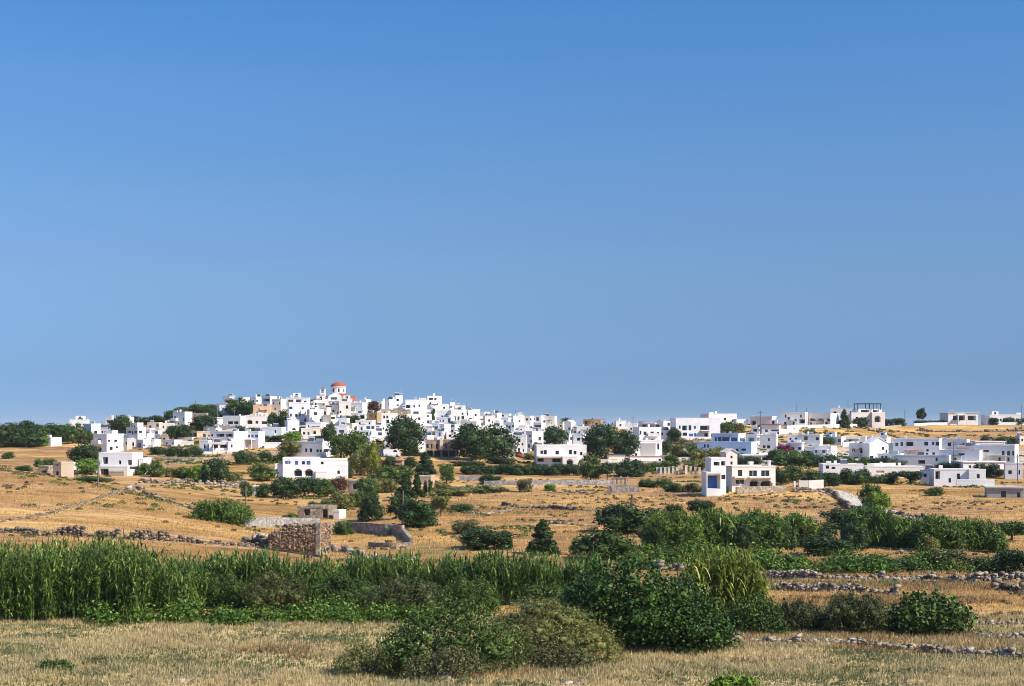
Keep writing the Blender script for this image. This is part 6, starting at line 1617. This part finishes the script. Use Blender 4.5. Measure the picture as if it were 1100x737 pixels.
soil = ramp(nt, n_mid, [(.3, (.27, .145, .065)), (.55, (.41, .24, .11)), (.75, (.54, .36, .19))])
col = mixc(nt, ramp(nt, n_big, [(.38, (0,)*3), (.60, (.9,)*3)]), gold, soil)
pm_ = N(nt, 'ShaderNodeMapping'); nt.links.new(v, pm_.inputs['Vector']); pm_.inputs['Scale'].default_value = (.016, .055, 0); pm_.inputs['Rotation'].default_value = (0, 0, .12)
pv_ = N(nt, 'ShaderNodeTexVoronoi'); nt.links.new(pm_.outputs[0], pv_.inputs['Vector']); pv_.inputs['Scale'].default_value = 1.0
ps_ = N(nt, 'ShaderNodeSeparateColor'); nt.links.new(pv_.outputs['Color'], ps_.inputs[0])
col = mixc(nt, 1.0, col, ramp(nt, ps_.outputs[0], [(0, (.74, .70, .62)), (.35, (.95, .93, .90)), (.7, (1.08, 1.06, 1.0)), (1, (1.2, 1.22, 1.25))]), 'MULTIPLY')
at_ = N(nt, 'ShaderNodeAttribute', attribute_name='cover'); sp = N(nt, 'ShaderNodeSeparateColor'); nt.links.new(at_.outputs['Color'], sp.inputs[0])
def modn(fac, k=1.0):
    mm = N(nt, 'ShaderNodeMath', operation='MULTIPLY'); nt.links.new(fac, mm.inputs[0])
    nt.links.new(ramp(nt, n_tuft, [(.35, (.35,)*3), (.6, (1,)*3)]), mm.inputs[1]); return mm.outputs[0]
col = mixc(nt, sp.outputs[1], col, soil)
straw = ramp(nt, n_tuft, [(.3, (.44, .31, .13)), (.5, (.64, .47, .21)), (.7, (.74, .58, .30))])
col = mixc(nt, sp.outputs[2], col, straw)
green = ramp(nt, n_tuft, [(.3, (.14, .15, .045)), (.7, (.27, .26, .095))])
col = mixc(nt, modn(sp.outputs[0]), col, green)
pave = ramp(nt, n_tuft, [(.3, (.42, .38, .31)), (.55, (.60, .56, .49)), (.75, (.70, .66, .58))])
col = mixc(nt, at_.outputs['Alpha'], col, pave)
streak = N(nt, 'ShaderNodeMapping'); nt.links.new(v, streak.inputs['Vector']); streak.inputs['Scale'].default_value = (.06, .5, .5)
ns_ = noise(nt, 1.0, 5, .65, streak.outputs[0], .8)
col = mixc(nt, 1.0, col, ramp(nt, ns_, [(.34, (.55, .50, .44)), (.5, (1, 1, 1)), (.68, (1.12, 1.1, 1.05))]), 'MULTIPLY')
# dark scrub specks and pale stones
sc = ramp(nt, n_fine, [(.30, (.45, .42, .36)), (.46, (1, 1, 1))]); col = mixc(nt, .75, col, sc, 'MULTIPLY')
sc2 = ramp(nt, n_tuft, [(.30, (.55, .52, .42)), (.44, (1, 1, 1))]); col = mixc(nt, .8, col, sc2, 'MULTIPLY')
vo = N(nt, 'ShaderNodeTexVoronoi'); vo.inputs['Scale'].default_value = .55; nt.links.new(v, vo.inputs['Vector'])
st = ramp(nt, vo.outputs['Distance'], [(.10, (1,)*3), (.16, (0,)*3)])
cm = N(nt, 'ShaderNodeMath', operation='MULTIPLY'); nt.links.new(st, cm.inputs[0]); nt.links.new(ramp(nt, n_big, [(.46, (0,)*3), (.62, (.6,)*3)]), cm.inputs[1])
col = mixc(nt, cm.outputs[0], col, (.48, .42, .33))
nt.links.new(col, bs.inputs['Base Color']); bs.inputs['Roughness'].default_value = .95; bs.inputs['Specular IOR Level'].default_value = .05
add = N(nt, 'ShaderNodeMath', operation='ADD'); nt.links.new(n_fine, add.inputs[0]); nt.links.new(n_tuft, add.inputs[1])
bump(nt, bs, add.outputs[0], .9, .35)
build_ground()
# ------------------------------------------------------------------ sea behind the hill
m, nt, bs = newmat('sea_water'); bs.inputs['Base Color'].default_value = (.03, .09, .17, 1); bs.inputs['Roughness'].default_value = .25
bump(nt, bs, noise(nt, .2, 4, .6, posvec(nt)), .3, .5)
b = MB(); b.quad((-30000, 1500, -5.5), (30000, 1500, -5.5), (30000, 40000, -5.5), (-30000, 40000, -5.5)); o = b.build('sea', 'sea_water'); o['kind'] = 'structure'

# ------------------------------------------------------------------ grass
def grass(name, label, mat, seed, px0, px1, Ya, Yb, cnt, n_bl, L, w, clump=True, gsel=None):
    rg = np.random.default_rng(seed)
    Y = np.sqrt(rg.uniform(Ya**2, Yb**2, cnt)); px = rg.uniform(px0, px1, cnt); x = (px-550)/F*Y
    if clump:
        q = clump if isinstance(clump, tuple) else (.9, -.35, 1)
        f = q[0]; c = q[2]*(np.sin(x*f+2*np.sin(Y*f*.6+1))*np.sin(Y*f*1.7+1.5*np.sin(x*f*.5))+.6*np.sin(x*f*2.3+Y*f*3.1)*np.sin(Y*f*4.1-x*f))+rg.normal(0, .4, cnt); k = c > q[1]; x, Y, px = x[k], Y[k], px[k]
    z = terr(x, Y)
    if gsel is not None:
        py = HOR+(HC-z)/Y*F; k = gsel(px, py, Y); x, Y, z = x[k], Y[k], z[k]
    base = np.stack([x, Y, z-.02], 1)
    v, q = blades(rg, base, n_bl, L, w, .5, (.45, 1.0), 2)
    o = link(name, npmesh(name, v, q, mat)); tag(o, label, 'grass', None, 'stuff')
def in_patches(lst, grow=1.2):
    def f(px, py, Y):
        k = np.zeros(len(px), bool)
        for a, b, rx, ry, s in lst: k |= ((px-a)/(rx*grow))**2+((py-b)/(ry*grow))**2 < 1
        return k
    return f
grass('dry_grass', 'pale dry grass covering the near field', 'straw_pale', 101, -40, 1140, 66, 102, 90000, 4, .36, .028, (.22, -.15, 1))
grass('dry_grass', 'golden dry grass on the terraces at right behind the near field', 'straw', 102, 560, 1140, 99, 150, 36000, 4, .34, .04, (.2, -.1, 1))
grass('dry_grass', 'golden dry grass on the field behind the reeds', 'straw', 103, -40, 640, 112, 235, 40000, 4, .32, .05, (.12, -.2, 1))
grass('dry_grass', 'golden dry grass over the far middle fields', 'straw', 104, 430, 1140, 150, 300, 20000, 3, .4, .10)
grass('olive_grass', 'olive green grass in patches of the near field', 'weed', 108, -40, 1140, 66, 102, 52000, 4, .27, .032, (.22, .05, -1))
grass('green_weeds', 'grey green weeds growing in the near field', 'weed', 105, -40, 1140, 66, 101, 30000, 6, .28, .04, True, in_patches(GREEN, 1.3))
grass('green_weeds', 'green weeds on the terraces at right', 'weed', 106, 560, 1140, 100, 150, 24000, 5, .4, .05, True, in_patches(GREEN, 1.2))
RUST = [(900,684,130,7,1),(1010,694,110,8,1),(960,646,110,5,1),(850,662,60,6,1),(290,698,46,4,1),(1010,632,90,3,1),(330,706,30,3,1),(880,600,50,4,1),(690,690,20,10,1),(540,726,80,4,1),(760,672,50,12,1)]
grass('rust_grass', 'reddish brown dry grass along the low stone walls', 'rust_grass', 107, -40, 1140, 66, 150, 90000, 5, .4, .04, False, in_patches(RUST, 1.1))
def scrub2(name, label, mat, seed, cnt, px0, px1, Ya, Yb, r0, r1, leaf, per=46):
    rg = np.random.default_rng(seed); nc = max(8, cnt//22); cY = np.sqrt(rg.uniform(Ya**2, Yb**2, nc)); cx = (rg.uniform(px0, px1, nc)-550)/F*cY; sz = rg.lognormal(0, .6, nc)*(Ya+Yb)*.009
    i = rg.integers(0, nc, cnt); Y = np.clip(cY[i]+rg.normal(0, .45, cnt)*sz[i], Ya, Yb); x = cx[i]+rg.normal(0, 1.3, cnt)*sz[i]
    z = terr(x, Y); r_ = rg.uniform(r0, r1, len(x)); n = len(x)
    d = _unit(rg.normal(size=(n*per, 3))); d[:, 2] = np.abs(d[:, 2]); rr = np.repeat(r_, per)[:, None]
    p = np.repeat(np.stack([x, Y, z], 1), per, 0)+d*rr*np.array([1, 1, .6])*rg.uniform(.7, 1.05, (n*per, 1))
    v, q = leaves(p, _unit(d+rg.normal(size=d.shape)*.5), leaf, .6, rg)
    o = link(name, npmesh(name, v, q, mat)); tag(o, label, 'scrub', None, 'stuff')
scrub2('dry_scrub', 'brown dry scrub cushions scattered over the middle fields', 'leaf_brown', 201, 1000, -40, 1140, 150, 330, .22, .55, .16)
scrub2('green_scrub', 'dark green scrub cushions scattered over the far fields', 'leaf_olive', 202, 1000, -40, 1140, 180, 420, .3, .8, .18)
scrub2('near_weeds', 'low olive weeds scattered through the near field', 'weed', 203, 1100, -40, 1140, 68, 101, .12, .34, .07)
scrub2('near_weeds', 'low brown weeds scattered over the terraces at right', 'leaf_brown', 204, 600, 560, 1140, 100, 150, .15, .4, .09)
scrub2('village_scrub', 'small green plants scattered between the village houses', 'leaf_mid', 205, 1900, 120, 1100, 365, 520, .4, 1.1, .22)
# ------------------------------------------------------------------ air
HAZE = 0.00005
m = bpy.data.materials.new('haze_air'); m.use_nodes = True; MATS['haze_air'] = m; nt = m.node_tree
nt.nodes.remove(nt.nodes['Principled BSDF']); pv = N(nt, 'ShaderNodeVolumePrincipled'); pv.inputs['Color'].default_value = (.86, .91, 1, 1)
pv.inputs['Density'].default_value = HAZE; pv.inputs['Anisotropy'].default_value = .1; nt.links.new(pv.outputs[0], nt.nodes['Material Output'].inputs['Volume'])
b = MB(); b.box(-9000, 9000, -60, 9500, -8.5, 46); o = b.build('haze', 'haze_air'); o['kind'] = 'stuff'
# ------------------------------------------------------------------ light, sky, camera
SUN_AZ = math.atan2(0.88, -0.47)      # clockwise from +Y
SUN_EL = R(42)
w = bpy.data.worlds.new('World'); SC.world = w; w.use_nodes = True; nt = w.node_tree
bg = nt.nodes['Background']
sky = nt.nodes.new('ShaderNodeTexSky'); sky.sky_type = 'NISHITA'; sky.sun_disc = False
sky.sun_elevation = SUN_EL; sky.sun_rotation = SUN_AZ; sky.altitude = 3000; sky.air_density = 1.0; sky.dust_density = 0.3; sky.ozone_density = 6.0
tc = nt.nodes.new('ShaderNodeTexCoord'); sx = nt.nodes.new('ShaderNodeSeparateXYZ'); nt.links.new(tc.outputs['Generated'], sx.inputs[0])
EXPO = 0.64; ge = 2**-EXPO
G_ = [(0.0, .195, .268, .415), (.015, .203, .279, .422), (.0344, .250, .302, .412), (.10, .478, .483, .492), (.152, .539, .60, .591), (.227, .549, .706, .74), (.29, .45, .76, .83), (.42, 1.0, 1.45, 1.7), (1.0, 1.05, 1.42, 1.68)]
gain = ramp(nt, sx.outputs[2], [(p_, (r_*ge, g_*ge, b_*ge)) for p_, r_, g_, b_ in G_])
gm = nt.nodes.new('ShaderNodeVectorMath'); gm.operation = 'SCALE'; gm.inputs['Scale'].default_value = 2.0; nt.links.new(gain, gm.inputs[0])
mm = nt.nodes.new('ShaderNodeVectorMath'); mm.operation = 'MULTIPLY'; nt.links.new(gm.outputs[0], mm.inputs[0]); nt.links.new(sky.outputs[0], mm.inputs[1])
nt.links.new(mm.outputs[0], bg.inputs['Color']); bg.inputs['Strength'].default_value = 0.10
sl = bpy.data.lights.new('sun', 'SUN'); sl.energy = 5.0; sl.angle = R(.53); sl.color = (1.0, .91, .78)
so = bpy.data.objects.new('sun', sl); COL.objects.link(so)
sd = Vector((math.sin(SUN_AZ)*math.cos(SUN_EL), math.cos(SUN_AZ)*math.cos(SUN_EL), math.sin(SUN_EL)))
so.rotation_euler = sd.to_track_quat('Z', 'Y').to_euler(); so.location = (60, -40, 80)
cd = bpy.data.cameras.new('camera'); cam = bpy.data.objects.new('camera', cd); COL.objects.link(cam); SC.camera = cam
cam.location = (0, 0, HC); cam.rotation_euler = (R(90), 0, 0)
cd.sensor_width = 36; cd.lens = 36*F/1100; cd.shift_y = (HOR-368.5)/1100; cd.clip_start = .5; cd.clip_end = 60000
vs = SC.view_settings; vs.view_transform = 'Standard'; vs.look = 'None'; vs.gamma = 1; vs.use_curve_mapping = False; vs.exposure = EXPO
SC.cycles.filter_width = 0.95
